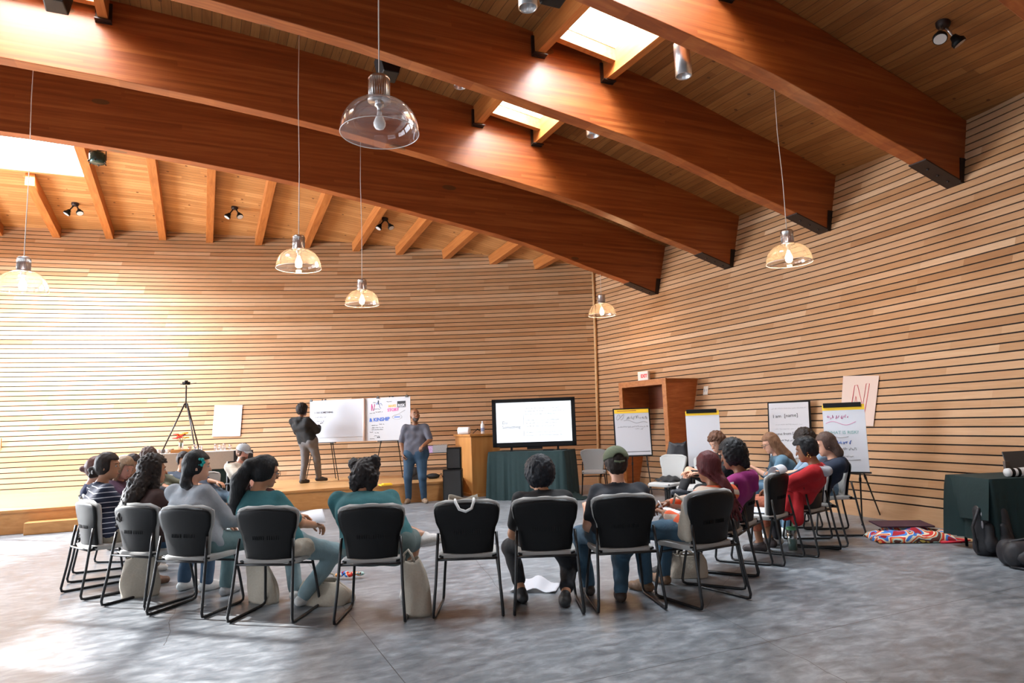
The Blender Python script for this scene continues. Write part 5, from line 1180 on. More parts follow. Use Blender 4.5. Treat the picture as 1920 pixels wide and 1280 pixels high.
def twin(px, py, label, sc_=1, rz=0):
    p = hit_deck(px, py); root = empty('twin_spotlight', p, rz, label, 'spotlight', 'twin ceiling spotlights')
    b_ = MB(); b_.lathe([(0, -.07), (.06, -.065), (.075, -.04), (.08, .02)], 18); b_.build('base_plate', STEEL, root)
    for s_ in (-1, 1):
        a = Vector((s_*.03, 0, -.05)); e = Vector((s_*.12, -.03, -.19)); d = (e-a).normalized()
        b_ = MB(); b_.tube([a, a.lerp(e, .5), e], .016, 8); b_.build('arm', ALU if sc_ > 1 else STEEL, root)
        q_ = Vector((s_*.5, -.35, -1)).normalized(); Mq = Matrix.Translation(e) @ q_.to_track_quat('Z', 'Y').to_matrix().to_4x4()
        h_ = MB(); h_.lathe([(0, -.03), (.035, -.03), (.05, .02), (.075, .05), (.075, .09), (.068, .092), (0, .086)], 18, Mq); hh = h_.build('lamp_head', BLACKP, root)
        l_ = MB(); l_.lathe([(0, .0935), (.066, .0935)], 18, Mq); l_.build('lens', mat('spot lens', (.5, .5, .5), .3), hh)
twin(141, 381, 'twin spotlight on the deck between the first two rafters at left')
twin(440, 388, 'twin spotlight on the deck between the fourth and fifth rafters')
twin(722, 409, 'twin spotlight on the deck between the seventh and eighth rafters')
twin(1768, 42, 'larger dark twin spotlight on the roof deck at the upper right', 1.3, R(20))
def blackbox(px, py, Y, label, s_=(.34, .3, .26), m_=BLACKP, nm='stage_speaker'):
    p = at(px, py, Y); root = empty(nm, p, PHI, label, 'fixture'); u, v = w2uv(p.x, p.y); zt = deck_z(u, v)-p.z
    b_ = MB(); w_, d_, h_ = s_; b_.hexa([(-w_*.3, -d_/2, -h_/2), (w_*.3, -d_/2, -h_/2), (w_*.35, d_/2, -h_/2), (-w_*.35, d_/2, -h_/2), (-w_/2, -d_/2, h_/2), (w_/2, -d_/2, h_/2), (w_/2, d_/2, h_/2), (-w_/2, d_/2, h_/2)]); b_.build('housing', m_, root, bevel=.012)
    b_ = MB(); b_.tube([(0, 0, h_/2), (0, 0, max(zt, h_/2+.02))], .02, 8); b_.box((0, 0, h_/2+.01), (w_*.6, .04, .02)); b_.build('mount', STEEL, root)
blackbox(729, 127, 8.6, 'black wedge speaker hung under the roof just behind the nearest pendant\'s cord')
blackbox(1042, -24, 6.6, 'black wedge speaker cut by the top edge, left of the large skylight')
blackbox(104, -6, 7.6, 'black fixture barely visible at the top edge, far left')
p = at(183, 296, 11.6); root = empty('stage_light', p, 0, 'round dark green-black stage light hung at the first rafters, upper left', 'fixture')
b_ = MB(); b_.lathe([(0, -.1), (.11, -.1), (.13, -.06), (.135, .05), (.11, .09), (0, .1)], 24); b_.build('housing', mat('dark green enamel', (.02, .05, .045), .25, .4), root)
b_ = MB(); u, v = w2uv(p.x, p.y); b_.tube([(-.15, 0, 0), (-.15, 0, .13), (.15, 0, .13), (.15, 0, -.06)], .012, 6); b_.tube([(0, 0, .13), (0, 0, deck_z(u, v)-p.z)], .014, 6)
for k in range(6): b_.tube([(.13*math.cos(k), .13*math.sin(k), -.07), (.15*math.cos(k), .15*math.sin(k), -.1)], .012, 5)
b_.build('yoke', STEEL, root)
def loc_of(ch):
    c = CH[ch]; a = c.rotation_euler.z; return (c.location.x-math.sin(a)*.01, c.location.y+math.cos(a)*.01)
def tolocal(loc, rz, z0, p):
    return Matrix.Rotation(-R(rz), 3, 'Z') @ (Vector(p)-Vector((loc[0], loc[1], z0)))
def sheet(w_, d_, loc, rz, rx, ry, label, name='paper', m_=WHITEP, bend=.01, group=None):
    mb = MB(); mb.grid(lambda a, b: ((a-.5)*w_, (b-.5)*d_, bend*math.sin(a*3.14)), 8, 2, .0025); o = mb.build(name, m_, loc=loc); o.rotation_euler = (R(rx), R(ry), R(rz)); tag(o, label, 'paper', group); return o
# striped knit: navy with white lines
def stripes(name, c1, c2, per, frac, axis=2, rib=0, third=None, warp=.0):
    m_ = bpy.data.materials.new(name); m_.use_nodes = True; t = m_.node_tree; b = t.nodes['Principled BSDF']; b.inputs['Roughness'].default_value = .9; L = t.links.new
    tc = t.nodes.new('ShaderNodeTexCoord'); sx = t.nodes.new('ShaderNodeSeparateXYZ'); L(tc.outputs['Object'], sx.inputs[0])
    def mt(op, a, v=None, c=None):
        q = t.nodes.new('ShaderNodeMath'); q.operation = op; L(a, q.inputs[0]); 
        if c is not None: L(c, q.inputs[1])
        elif v is not None: q.inputs[1].default_value = v
        return q.outputs[0]
    s_ = sx.outputs[axis]
    if warp: s_ = mt('ADD', s_, c=mt('MULTIPLY', mt('ABSOLUTE', sx.outputs[0]), v=warp))
    f_ = mt('FRACT', mt('DIVIDE', s_, v=per)); m1 = mt('LESS_THAN', f_, v=frac)
    mx = t.nodes.new('ShaderNodeMix'); mx.data_type = 'RGBA'; L(m1, mx.inputs[0]); mx.inputs[6].default_value = (*c1, 1); mx.inputs[7].default_value = (*c2, 1); out = mx.outputs[2]
    if rib:
        f2 = mt('FRACT', mt('DIVIDE', mt('ADD', sx.outputs[0], c=sx.outputs[1]), v=rib)); m2 = mt('LESS_THAN', f2, v=.3); mx2 = t.nodes.new('ShaderNodeMix'); mx2.data_type = 'RGBA'; L(m2, mx2.inputs[0]); L(out, mx2.inputs[6]); mx2.inputs[7].default_value = (*(third or c1), 1)
        mb_ = t.nodes.new('ShaderNodeMath'); mb_.operation = 'MULTIPLY'; L(m2, mb_.inputs[0]); mb_.inputs[1].default_value = .35; L(mb_.outputs[0], mx2.inputs[0]); out = mx2.outputs[2]
    L(out, b.inputs['Base Color']); return m_
NAVYW = stripes('navy and white stripes', (.006, .01, .03), (.55, .57, .62), .048, .13, warp=-.12)
ORW = stripes('orange and cream knit', (.62, .075, .012), (.45, .36, .29), .085, .5, rib=.018, third=(.35, .2, .13), warp=.15)
PLAID = stripes('cream woven shirt', (.46, .41, .34), (.36, .31, .25), .022, .4)
FLORAL = mat('rust patterned cloth', (.28, .08, .04), .9, noise=.9, nscale=22)
# 1 striped shirt
P = person('person in profile with low bun and navy shirt with white stripes', loc_of('1'), -44, at(206, 851, 6.8), yaw=-38, pitch=4, skn='tan', bulk=1.12, top=('navy', (.01, .02, .05)), topmat=NAVYW, sleeve=.42, bottom=('khaki', (.4, .36, .3)), style='bun', hair=('dark brown', (.02, .013, .01)), shoe=('brown', (.12, .06, .035)),
    extra=[('c', (0, -.12, -.03), (0, -.15, -.035), .036, .03), ('c', (-.01, -.11, -.075), (0, -.14, -.085), .034, .03)], feet=[(-.2, .3, 0), (.12, .33, 0)], pantlen=.85)
b_ = MB(); b_.tube([P['hl'](.034*math.cos(a), -.125, -.052+.02*math.sin(a)) for a in np.linspace(0, 5.8, 12)], .008, 6, closed=True); b_.build('hair_tie', mat('white hair tie', (.75, .75, .75), .8), P['root'])
# 2 long curly hair
HB = [('c', (-.05, -.06, -.02), (-.09, -.13, -.2), .062, .085), ('c', (.05, -.06, -.02), (.07, -.14, -.2), .062, .08), ('c', (-.09, -.13, -.2), (-.16, -.17, -.36), .085, .07), ('c', (.07, -.14, -.2), (.03, -.2, -.36), .08, .07), ('c', (-.16, -.17, -.36), (-.2, -.2, -.45), .07, .03), ('c', (-.02, -.12, -.1), (-.07, -.19, -.4), .08, .06), ('c', (.06, 0, -.02), (.12, .0, -.2), .045, .03)]
person('person with very long dark curly hair and dark brown short-sleeved shirt', loc_of('2'), -29, at(290, 857, 6.3), yaw=-22, pitch=2, skn='tan', bulk=1.02, top=('dark brown', (.06, .026, .022)), sleeve=.42, style='curly', hair=('black brown', (.018, .012, .01)), extra=HB, bottom=('mid jeans', (.06, .13, .25)), shoe=('white', (.6, .6, .58)), feet=[(-.1, .36, 0), (.14, .42, 0)], hands=[(-.14, .34, .66), (.14, .36, .66)])
# 3 grey sweatshirt
P = person('person with a teal hair clip and pale grey sweatshirt, dark hair tied low', loc_of('3'), -24, at(374, 848, 6.0), yaw=-42, pitch=6, skn='light', bulk=1.1, top=('pale grey', (.42, .45, .49)), sleeve=.96, style='bun', hair=('black', (.01, .01, .011)), bottom=('pale teal jeans', (.16, .28, .33)), shoe=('black and white', (.3, .3, .3)), armw=1.25,
    extra=[('c', (0, -.07, -.04), (.05, -.07, -.13), .05, .045), ('c', (.05, -.07, -.13), (.13, .02, -.24), .045, .02)], feet=[(-.14, .4, 0), (.2, .46, 0)], hands=[(-.12, .36, .64), (.16, .36, .64)])
b_ = MB()
for k in range(6): a = k*1.05; b_.ball(P['hl'](.078+.006*math.cos(a), .02+.022*math.cos(a), .04+.024*math.sin(a)), .016, n=8)
b_.build('hair_clip', mat('teal clip', (.0, .32, .3), .35), P['root'])
# 4 teal with long ponytail
P = person('person with long black ponytail, glasses and teal T-shirt, holding a paper out to the right', loc_of('4'), -12, at(505, 858, 5.75), yaw=-42, pitch=14, skn='tan', bulk=1.12, top=('teal', (.035, .17, .19)), sleeve=.4, style='ponytail', hair=('black', (.01, .01, .012)), glasses=True, bottom=('pale jeans', (.32, .48, .58)), shoe=('white', (.62, .62, .6)),
    extra=[('c', (0, -.07, .075), (0, -.13, .03), .045, .055), ('c', (0, -.13, .03), (-.03, -.17, -.1), .055, .07), ('c', (-.03, -.17, -.1), (-.05, -.15, -.26), .07, .055), ('c', (-.05, -.15, -.26), (-.06, -.13, -.34), .055, .02)], feet=[(-.1, .42, 0), (.1, .22, 0)], knees=[(-.3, 1, .9), (.9, 1, .6)], hands=[(.05, .36, .70), (*tolocal(loc_of('4'), -12, 0, at(592, 984, 6.0)), .5, -.4, -1)], curl=.7)
h_ = at(586, 970, 6.08)
sheet(.2, .27, h_, 20, 18, -8, 'white printed handout held out by the ponytailed person in teal', 'handout')
# 5 teal two buns
person('broad person in a teal T-shirt with dark curly hair in two high buns', (loc_of('5')[0], loc_of('5')[1]+.07), 0, at(686, 866, 5.78), yaw=-2, pitch=6, nk=.4, hs=1.1, skn='tan', bulk=1.5, top=('teal', (.035, .17, .19)), sleeve=.44, style='buns', hair=('black curly', (.014, .01, .01)), bottom=('grey teal shorts', (.13, .2, .22)), pantlen=.4, shoe=('pale trainers', (.6, .57, .54)), armw=1.1,
    extra=[('c', (-.075, -.02, .09), (-.085, -.025, .105), .052, .048), ('c', (.07, -.02, .105), (.076, -.025, .125), .052, .046), ('c', (-.07, -.06, -.0), (-.075, -.06, -.06), .045, .035), ('c', (.07, -.06, -.0), (.075, -.06, -.05), .045, .035), ('c', (-.05, -.07, -.03), (-.055, -.075, -.1), .04, .02), ('c', (.05, -.07, -.03), (.05, -.075, -.1), .04, .02)], feet=[(.33, .38, .42, 1, .25, .15), (.17, .3, 0)], knees=[(-.6, 1, .5), (.3, 1, .9)], hands=[(-.12, .36, .68), (.12, .36, .68)])
# 6 black shirt
person('person with thick black hair, glasses and plain black T-shirt, looking left', loc_of('7'), 2, at(1008, 862, 5.75), yaw=42, pitch=0, nk=.55, hv=.008, skn='tan', bulk=1.12, top=('black', (.008, .008, .01)), sleeve=.36, style='afro', hair=('blue black', (.008, .009, .013)), glasses=True, bottom=('black jeans', (.012, .013, .02)), pantlen=.88, shoe=('black trainers', (.02, .02, .022)), extra=[('c', (-.04, -.0, .07), (.04, .0, .07), .05, .05), ('c', (-.05, -.05, .0), (.05, -.05, 0), .055, .055)], feet=[(-.2, .12, 0), (.14, -.06, 0)], knees=[(-.35, 1, .6), (.2, 1, .6)], hands=[(-.18, .3, .7), (.1, .34, .7)])
# 7 green cap
P = person('person in a backwards olive green cap and navy T-shirt with a grey winged print', loc_of('8'), 4, at(1153, 842, 5.85), yaw=2, pitch=2, skn='light', bulk=1.14, top=('dark navy', (.012, .015, .024)), sleeve=.36, style='short', hair=('dark brown', (.02, .013, .01)), bottom=('blue jeans', (.06, .14, .24)), shoe=('dark brown boots', (.035, .02, .014)), feet=[(-.22, .28, 0), (.0, .02, 0)], knees=[(-.35, 1, .7), (.25, 1, .6)], hands=[(-.2, .3, .7), (.14, .34, .7)])
hl = P['hl']; OLV = cloth_mat('olive cap cloth', (.09, .105, .06), .9, .15, 50)
hc_, Rn_ = P['hc'], np.array(P['Rh'])
def cpost(P_, F):
    q = (P_-np.array(hc_))@Rn_; F = np.maximum(F, .028-q[..., 2]-.25*q[..., 1]); F = np.maximum(F, -ellip(P_, tuple(hc_+P['Rh'] @ Vector((0, -.115, .052))), (.045, .055, .038), Rn_)); return F
smesh('cap', [surf([('e', tuple(hl(0, -.012, .04)), (.109, .128, .112), Rn_, .01)], .007, cpost)], OLV, P['root'], 1)
b_ = MB(); b_.tube([hl(-.042, -.118, .024), hl(0, -.128, .018), hl(.042, -.118, .024)], .009, 6); b_.build('cap_strap', OLV, P['root'])
b_ = MB(); b_.grid(lambda a, b: hl((a-.5)*.15*(1-.3*b), .07+.075*b, .045+.012*math.sin(a*3.14)-.02*b), 10, 5, .005); b_.build('cap_brim', OLV, P['root'])
GP = mat('grey print', (.33, .33, .35), .8)
nb, shv = P['neck'], P['sh']; em = MB()
def bk(x, z): return Vector((x, P['sh'].y-.094-.03*(1-(x/.2)**2), z))
zc = shv.z-.085
for s_ in (-1, 1):
    for k in range(4): em.tube([bk(s_*(.03), zc-.02-k*.014), bk(s_*.09, zc+.008-k*.016), bk(s_*(.17-.02*k), zc+.012-k*.02)], [.009, .008, .002], 6)
em.tube([bk(.075*math.cos(a), zc-.03+.06*math.sin(a)) for a in np.linspace(.2, 2.94, 12)], .004, 5); em.tube([bk(.06*math.cos(a), zc-.03+.033*math.sin(a)) for a in np.linspace(.2, 2.94, 12)], .003, 5)
em.build('shirt_print', GP, P['root'])
text('TRIPLE T', .034, GP, P['root'], Matrix.Translation((-.07, shv.y-.122, zc+.006)) @ UPR, 'shirt_lettering', bold=.0006)
# 8 braids, orange sweater
BR = []
rnd = random.Random(2)
for k in range(16):
    a = rnd.uniform(-1.5, 1.5); x = .075*math.sin(a); y = -.085*math.cos(a)
    BR += [('c', (x*.7, y*.7, .09), (x*1.25, y*1.15, -.03), .013, .012, .006), ('c', (x*1.25, y*1.15, -.03), (.03+x*.4, -.13+y*.1, -.16), .012, .012, .006), ('c', (.03+x*.4, -.13+y*.1, -.16), (.06+rnd.uniform(-.07, .07), -.16+rnd.uniform(-.02, .02), -.34-rnd.uniform(0, .1)), .012, .007, .006)]
BR += [('c', (.03, -.12, -.12), (.04, -.14, -.2), .04, .045)]
P = person('person with dark red braids and orange and cream striped sweater, writing', loc_of('9'), 34, at(1322, 850, 5.95), yaw=-4, pitch=8, skn='brown', bulk=1.04, top=('orange', (.8, .12, .02)), topmat=ORW, sleeve=.9, armw=1.25, style='braids', hair=('dark red', (.075, .012, .014)), extra=BR, bottom=('blue jeans', (.06, .14, .24)), shoe=('brown boots', (.15, .08, .04)), feet=[(-.16, .42, 0), (.14, .5, 0)], hands=[(*tolocal(loc_of('9'), 34, 0, at(1247, 962, 5.98)), -.3, -.4, -1), (.1, .4, .7)], curl=.9)
Mw = Matrix.Translation((*loc_of('9'), 0)) @ Matrix.Rotation(R(34), 4, 'Z')
sheet(.24, .3, at(1268, 962, 6.12), 40, 12, 4, 'open notebook on the knees of the person in the orange striped sweater', 'notebook'); 
b_ = MB(); a, c = at(1234, 938, 5.98), at(1243, 953, 5.96); b_.tube([a-a, c-a], .005, 6); o = b_.build('pen', PINKI if False else mat('white pen', (.75, .7, .7), .4), loc=a); tag(o, 'slim pale pen held upright over the notebook', 'pen')
# 9 magenta hoodie
person('person in a magenta hoodie with black twisted hair, seen from behind', (1.8, 6.24), 54, at(1366, 829, 6.3), yaw=0, pitch=12, skn='brown', bulk=1.0, top=('magenta', (.3, .012, .16)), sleeve=.95, style='afro', hair=('black', (.01, .009, .01)), hood=True, extra=[('c', (0, -.07, -.02), (0, -.09, -.09), .06, .045)], bottom=('black', (.012, .012, .015)), feet=[(-.1, .5, 0), (.14, .5, 0)], shoe=('black', (.02, .02, .02)))
# the pair and singles at the far right of the circle
p10 = (2.78, 9.3); chair(*p10, 105, 'grey chair under the person with black trousers and crossed leg')
person('person with wavy brown hair and black clothes looking down before the blank flip chart', p10, 105, at(1337, 815, 9.15), yaw=10, pitch=28, skn='light', bulk=.98, top=('black', (.01, .01, .012)), sleeve=.95, style='curly', hair=('mid brown', (.09, .04, .022)), bottom=('black', (.01, .01, .012)), feet=[(-.1, .44, 0), (.0, .62, .4, 0, 1, .2)], knees=[(-.2, 1, .9), (.6, 1, .7)], shoe=('dark trainers', (.03, .035, .045)), hands=[(-.1, .4, .7), (.14, .4, .7)], res=.014)
p11 = (3.55, 9.05)
LH = [('c', (-.05, -.05, 0), (-.07, -.1, -.2), .055, .06), ('c', (.05, -.05, 0), (.06, -.1, -.2), .055, .06), ('c', (-.07, -.1, -.2), (-.07, -.13, -.36), .06, .04), ('c', (.06, -.1, -.2), (.05, -.13, -.36), .06, .04), ('c', (-.072, .0, 0), (-.085, -.01, -.16), .025, .03), ('c', (.072, .0, 0), (.085, -.01, -.16), .025, .03)]
P = person('person with long straight light brown hair and denim blue shirt, writing on the lap', p11, 84, at(1437, 815, 8.95), yaw=6, pitch=22, skn='light', bulk=.98, top=('denim blue', (.12, .23, .32)), sleeve=.7, style='long', hair=('light brown', (.17, .085, .045)), extra=LH, glasses=True, bottom=('light denim', (.16, .3, .48)), feet=[(-.1, .42, 0), (.14, .4, 0)], hands=[(-.1, .42, .74), (.08, .4, .73)], res=.014)
p12 = (3.72, 8.4)
P = person('person in a pale blue shirt and light jeans holding a phone, behind the red jacket', p12, 84, at(1500, 809, 8.3), yaw=6, pitch=24, skn='light', bulk=1.12, top=('pale blue', (.3, .42, .55)), sleeve=.45, style='afro', hair=('dark brown', (.02, .015, .013)), bottom=('light jeans', (.16, .3, .48)), feet=[(-.12, .5, 0), (.14, .5, 0)], hands=[(-.06, .52, .72), (.06, .52, .73)], res=.014)
Mw = Matrix.Translation((*p12, 0)) @ Matrix.Rotation(R(84), 4, 'Z'); a = Mw @ Vector((0, .6, .765)); b_ = MB(); b_.box((0, 0, 0), (.075, .15, .009)); o = b_.build('phone', mat('phone', (.03, .04, .06), .2), loc=a, rz=R(84)); o.rotation_euler.x = R(20); tag(o, 'phone held by the person in the pale blue shirt', 'phone')
P = person('person in a red jacket with grey hood and short black hair, in profile', (2.97, 7.33), 58, at(1504, 822, 7.2), yaw=8, pitch=14, skn='brown', bulk=1.06, top=('red', (.5, .006, .012)), sleeve=.95, armw=1.25, style='short', hair=('black', (.01, .009, .009)), extra=[('c', (-.03, .02, .085), (.03, .02, .095), .05, .05), ('c', (0, .06, .09), (0, .075, .085), .04, .03)], botmat=FLORAL, shoe=('dark sandals', (.03, .02, .02)), feet=[(-.12, .4, 0), (.16, .36, 0)], pantlen=.8, hands=[(-.1, .3, .64), (.12, .3, .64)])
n_ = P['neck']; GHD = cloth_mat('grey hood lining', (.36, .36, .39), .9, .1, 40)
smesh('hood', [surf([('c', tuple(n_+Vector((-.1, -.03, -.03))), tuple(n_+Vector((-.05, -.1, -.06))), .035, .045, .03), ('c', tuple(n_+Vector((.1, -.03, -.03))), tuple(n_+Vector((.05, -.1, -.06))), .035, .045, .03), ('c', tuple(n_+Vector((-.05, -.1, -.06))), tuple(n_+Vector((.05, -.1, -.06))), .045, .045, .03)], .011)], GHD, P['root'], 1)
b_ = MB(); b_.tube([P['hl'](.082, -.006+.016*math.cos(a), -.062+.018*math.sin(a)) for a in np.linspace(0, 5.9, 12)], .002, 5, closed=True); b_.tube([P['hl'](-.082, -.006+.016*math.cos(a), -.062+.018*math.sin(a)) for a in np.linspace(0, 5.9, 12)], .002, 5, closed=True); b_.build('earrings', mat('gold', (.7, .45, .15), .25, 1), P['root'])
person('person in a dark navy hoodie with brown shoulder-length hair, rightmost in the circle', (3.3, 7.79), 78, at(1541, 814, 7.75), yaw=4, pitch=14, skn='light', bulk=1.08, top=('navy', (.012, .022, .05)), sleeve=.96, armw=1.2, style='long', hair=('brown', (.075, .045, .035)), hood=True, extra=[('c', (-.04, -.06, -.02), (-.05, -.09, -.11), .06, .05), ('c', (.04, -.06, -.02), (.05, -.09, -.11), .06, .05)], bottom=('dark trousers', (.02, .02, .03)), feet=[(-.1, .42, 0), (.14, .42, 0)])
# people across the circle at the left
q = (-4.42, 7.42)
person('person in navy with a reddish-brown bun, almost hidden behind the striped shirt', q, -60, at(186, 858, 7.45), yaw=-20, pitch=4, skn='light', bulk=1.02, top=('navy plain', (.02, .03, .09)), sleeve=.8, style='bun', hair=('auburn brown', (.1, .04, .03)), extra=[('c', (0, -.11, .0), (0, -.14, -.0), .04, .035)], res=.015)
q = (-4.62, 8.35)
person('person with blond streaked hair leaning forward beyond the striped shirt', q, -96, at(241, 860, 8.3), yaw=-10, pitch=26, skn='pink', bulk=1.0, top=('plum', (.06, .02, .05)), sleeve=.9, style='long', hair=('ash blond', (.24, .16, .1)), extra=LH[:2]+[('c', (-.07, .0, 0), (-.085, .02, -.2), .025, .03), ('c', (.07, .0, 0), (.085, .02, -.2), .025, .03)], res=.015)
q = (-4.95, 9.15)
person('dark-haired person just behind the blond one', q, -104, at(254, 854, 9.1), yaw=0, pitch=18, skn='tan', bulk=1.0, top=('dark grey', (.04, .04, .05)), sleeve=.9, style='short', hair=('very dark brown', (.02, .014, .013)), res=.015)
chair(q[0], q[1], -104, 'grey chair under the dark-haired person behind the blond one')
q = (-5.0, 9.95)
person('person with short curly brown hair across the circle, only the crown showing', q, -115, at(282, 842, 9.9), yaw=0, pitch=14, skn='light', bulk=1.0, top=('olive', (.1, .1, .06)), sleeve=.9, style='curly', hair=('curly brown', (.06, .036, .028)), res=.015)
chair(q[0], q[1], -115, 'grey chair under the person with short curly brown hair')
q = (-4.62, 10.35)
person('person in a slate blue shirt with dark tied hair, before the stage table', q, -130, at(345, 849, 10.3), yaw=-10, pitch=14, skn='tan', bulk=1.04, top=('slate blue', (.06, .085, .13)), sleeve=.5, style='bun', hair=('dark brown bun', (.02, .013, .012)), extra=[('c', (0, -.1, -.02), (0, -.13, -.03), .04, .035)], res=.015)
# seated man with grey cap, in an office chair
q = (-4.28, 10.9); oc = empty('office_chair', (*q, 0), R(-128), 'black swivel armchair with pale seat under the man in the grey cap', 'chair')
b_ = MB(); b_.grid(lambda a, b: ((a-.5)*.46, -.23+.04*(abs(a-.5)*2)**2, .5+.5*b), 10, 10, .04); b_.build('backrest', BLACKP, oc)
b_ = MB(); b_.box((0, .0, .445), (.48, .46, .06)); b_.build('seat', GREYF, oc, bevel=.02)
for s_ in (-1, 1): b_ = MB(); b_.tube([(s_*.26, -.15, .44), (s_*.29, -.16, .6), (s_*.28, -.1, .66), (s_*.28, .16, .66)], .018, 7); b_.build('armrest', BLACKP, oc)
b_ = MB(); b_.tube([(0, 0, .1), (0, 0, .42)], .028, 10)
for k in range(5): a = k*1.2566; b_.tube([(0, 0, .11), (.26*math.cos(a), .26*math.sin(a), .07)], .018, 6)
b_.build('star_base', BLACKP, oc)
for k in range(5): a = k*1.2566; b_ = MB(); b_.lathe([(0, -.012), (.03, -.012), (.03, .012), (0, .012)], 14, Matrix.Translation((.27*math.cos(a), .27*math.sin(a), .03)) @ Matrix.Rotation(R(90), 4, 'X')); b_.build('castor', BLACKP, oc)
P = person('seated man with grey cap and beard, cream shirt and maroon trousers', q, -128, at(459, 834, 10.95), yaw=8, pitch=16, skn='pink', bulk=1.14, top=('cream', (.6, .55, .45)), topmat=PLAID, sleeve=.42, style='short', hair=('brown beard', (.1, .05, .03)), extra=[('c', (-.035, .055, -.085), (.035, .055, -.085), .022, .022), ('c', (0, .07, -.09), (0, .075, -.11), .024, .018)], bottom=('maroon', (.07, .018, .02)), shoe=('dark', (.03, .02, .02)), feet=[(-.1, .4, 0), (.1, .5, .3, 0, 1, .1)], knees=[(-.2, 1, .9), (.1, 1, 1)], hands=[(-.12, .38, .72), (.1, .38, .72)])
hl = P['hl']; hc2, Rn2 = P['hc'], np.array(P['Rh'])
smesh('cap', [surf([('e', tuple(hl(0, -.008, .04)), (.107, .126, .105), Rn2, .01)], .009, lambda P_, F: np.maximum(F, .04-((P_-np.array(hc2))@Rn2)[..., 2]))], cloth_mat('grey cap cloth', (.27, .28, .29), .9, .15, 50), P['root'], 1)
b_ = MB(); b_.grid(lambda a, b: hl((a-.5)*.14*(1-.3*b), .085+.07*b, .046+.012*math.sin(a*3.14)-.02*b), 10, 5, .006); b_.build('cap_brim', MT['grey cap cloth'], P['root'])
def beard(P, m_, g=.0):
    hc3, R3, hl3 = P['hc'], np.array(P['Rh']), P['hl']
    smesh('beard', [surf([('e', tuple(hl3(0, .03, -.062)), (.062, .066, .058), R3, .02), ('e', tuple(hl3(0, .066, -.098)), (.032, .028, .024), R3, .02)], .008, lambda P_, F: np.maximum(np.maximum(F, ((P_-np.array(hc3))@R3)[..., 2]+.05-.25*np.abs(((P_-np.array(hc3))@R3)[..., 0])), -((P_-np.array(hc3))@R3)[..., 1]+.0), noise=.003)], m_, P['root'], 1)
beard(P, hairm('brown beard', (.1, .05, .03)))
sheet(.21, .28, Matrix.Translation((*q, 0)) @ Matrix.Rotation(R(-128), 4, 'Z') @ Vector((0, .42, .68)), -128, 12, 0, 'white sheet in the hands of the seated man with the grey cap', 'paper')
# writer on the stage
q = (at(577, 838, 14.28).x, 14.28); rzw = -24; hw_ = tolocal(q, rzw, SH, at(598, 800, 14.5))
fw_ = [tolocal(q, rzw, SH, at(567, 905, 14.25)), tolocal(q, rzw, SH, at(598, 903, 14.45))]
P = person('standing person in black hoodie and grey trousers writing on the big white sheet', q, rzw, at(568, 758, 14.3), yaw=-12, pitch=4, skn='brown', bulk=1.12, top=('black hoodie', (.01, .01, .011)), sleeve=.95, armw=1.3, style='afro', hair=('black brown short', (.012, .009, .009)), hood=True, bottom=('grey trousers', (.2, .2, .23)), shoe=('dark shoe', (.03, .025, .022)), stand=True, seat=.86, z0=SH, feet=[(fw_[0].x, fw_[0].y, 0, .1, 1, 0), (fw_[1].x, fw_[1].y, 0, .9, .5, 0)], hands=[(-.17, .25, 1.0, -1, -.5, -.4), (hw_.x, hw_.y, hw_.z, .9, -.3, -1)], curl=1.0, hemz=.78, dorsal=[None, (1, -.3, .3)])
mk = MB(); mk.tube([(0, 0, 0), (.01, .09, .02)], .007, 6); o = mk.build('marker_pen', INK, loc=at(600, 794, 14.56), rz=R(rzw)); tag(o, 'black marker in the writing hand at the board', 'marker')
# standing man
q = (-1.93, 13.2); f2 = [tolocal(q, 178, 0, flr(768, 943)), tolocal(q, 178, 0, flr(797, 944))]
P = person('bald bearded man in a grey T-shirt and blue jeans, standing, one hand in his pocket', q, 178, at(777, 766, 13.2), yaw=26, pitch=-14, skn='brown', bulk=1.3, top=('slate grey', (.11, .11, .14)), sleeve=.45, style='short', bald=True, bottom=('dark blue jeans', (.03, .08, .16)), shoe=('tan shoes', (.2, .13, .08)), stand=True, seat=.93, feet=[(-.15, .02, 0, -.5, 1, 0), (.15, .0, 0, .1, 1, 0)], hands=[(-.2, .3, 1.08, -.9, -.6, -.5), (.22, .1, .92, 1, -.4, -.2)], hemz=.84, curl=.9, hs=1.16)
beard(P, hairm('grizzled beard', (.05, .035, .03)))

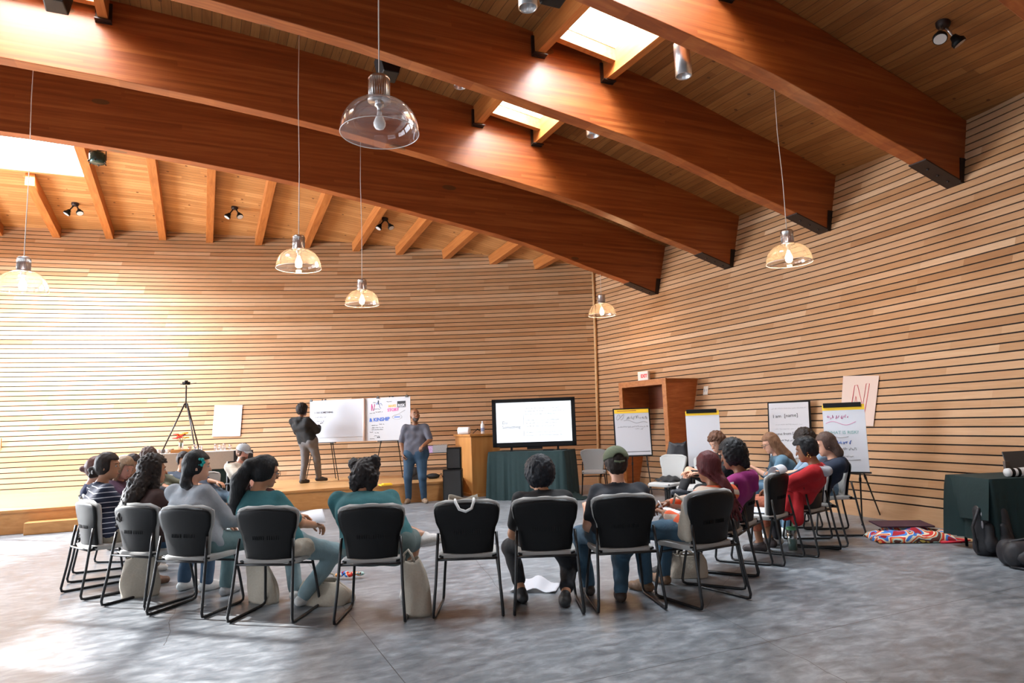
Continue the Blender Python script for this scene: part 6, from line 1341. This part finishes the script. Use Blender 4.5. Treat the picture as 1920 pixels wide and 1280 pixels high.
# small things around the chairs
P13 = [o for o in bpy.data.objects if o.get('label', '').startswith('person in a red jacket')][0]
smesh('jacket_tail', [surf([('c', (-.19, -.04, .6), (-.25, -.02, .36), .05, .06, .05), ('c', (-.19, .06, .6), (-.25, .1, .4), .045, .05, .05)], .012, noise=.005, nfreq=30)], cloth_mat('shirt red', (.3, .004, .008), .9, .16, 11, .9), P13, 1)
c9 = CH['9']; r_ = empty('canvas_bag', c9.location, c9.rotation_euler.z, 'cream cloth bag stuffed between the orange sweater and the chair back', 'bag')
smesh('body', [surf([('c', (-.19, -.13, .53), (-.2, -.14, .76), .055, .045, .04), ('c', (-.17, -.05, .52), (-.19, -.1, .66), .05, .04, .04)], .011, noise=.005, nfreq=34)], TANC, r_, 1)
b_ = MB(); b_.tube([(-.2, -.12, .78), (-.24, -.06, .84), (-.21, .0, .76)], .01, 6); b_.build('strap', TANC, r_)
c4 = CH['4']; r_ = empty('crumpled_cloth', (c4.location.x, c4.location.y, 0), c4.rotation_euler.z, 'crumpled cream cloth at the right side of the ponytailed person\'s seat', 'cloth')
smesh('body', [surf([('c', (.2, -.1, .52), (.24, .02, .5), .06, .055, .04), ('c', (.19, -.04, .55), (.22, .04, .54), .045, .04, .04)], .011, noise=.008, nfreq=50)], TANC, r_, 1)
v = flr(1487, 1031); r_ = empty('drinking_tumbler', (v.x, v.y, 0), 0, 'clear drinking tumbler with a green lid on the floor beneath the red jacket', 'bottle')
b_ = MB(); b_.lathe([(0, .002), (.045, .002), (.055, .22), (.052, .22), (.042, .01), (0, .008)], 20); b_.build('cup', CL, r_)
b_ = MB(); b_.lathe([(0, .006), (.041, .008), (.047, .12), (0, .12)], 20); b_.build('drink', mat('pale teal drink', (.2, .42, .36), .2), r_)
b_ = MB(); b_.lathe([(.057, .215), (.057, .235), (.02, .245), (0, .245)], 20); b_.tube([(.01, 0, .24), (.02, 0, .32)], .004, 6); b_.build('lid', mat('green lid', (.1, .35, .16), .4), r_)
v = at(731, 905, 13.5); mb = MB(); mb.box((0, 0, .012), (.22, .16, .024)); mb.box((.03, .02, .03), (.16, .12, .012)); o = mb.build('yellow_notes', YELI, loc=(v.x, 13.05, SH+.0), rz=R(30)); tag(o, 'small stack of yellow notes on the stage edge behind the two hair buns', 'paper')
mb = MB(); mb.box((0, 0, .004), (.36, .3, .006)); c12 = CH['12']; o = mb.build('paper_on_seat', mat('bluish white sheet', (.58, .63, .73), .7), loc=(c12.location.x, c12.location.y, .478), rz=c12.rotation_euler.z); tag(o, 'pale sheet lying on the seat of the empty chair by the red jacket', 'paper')
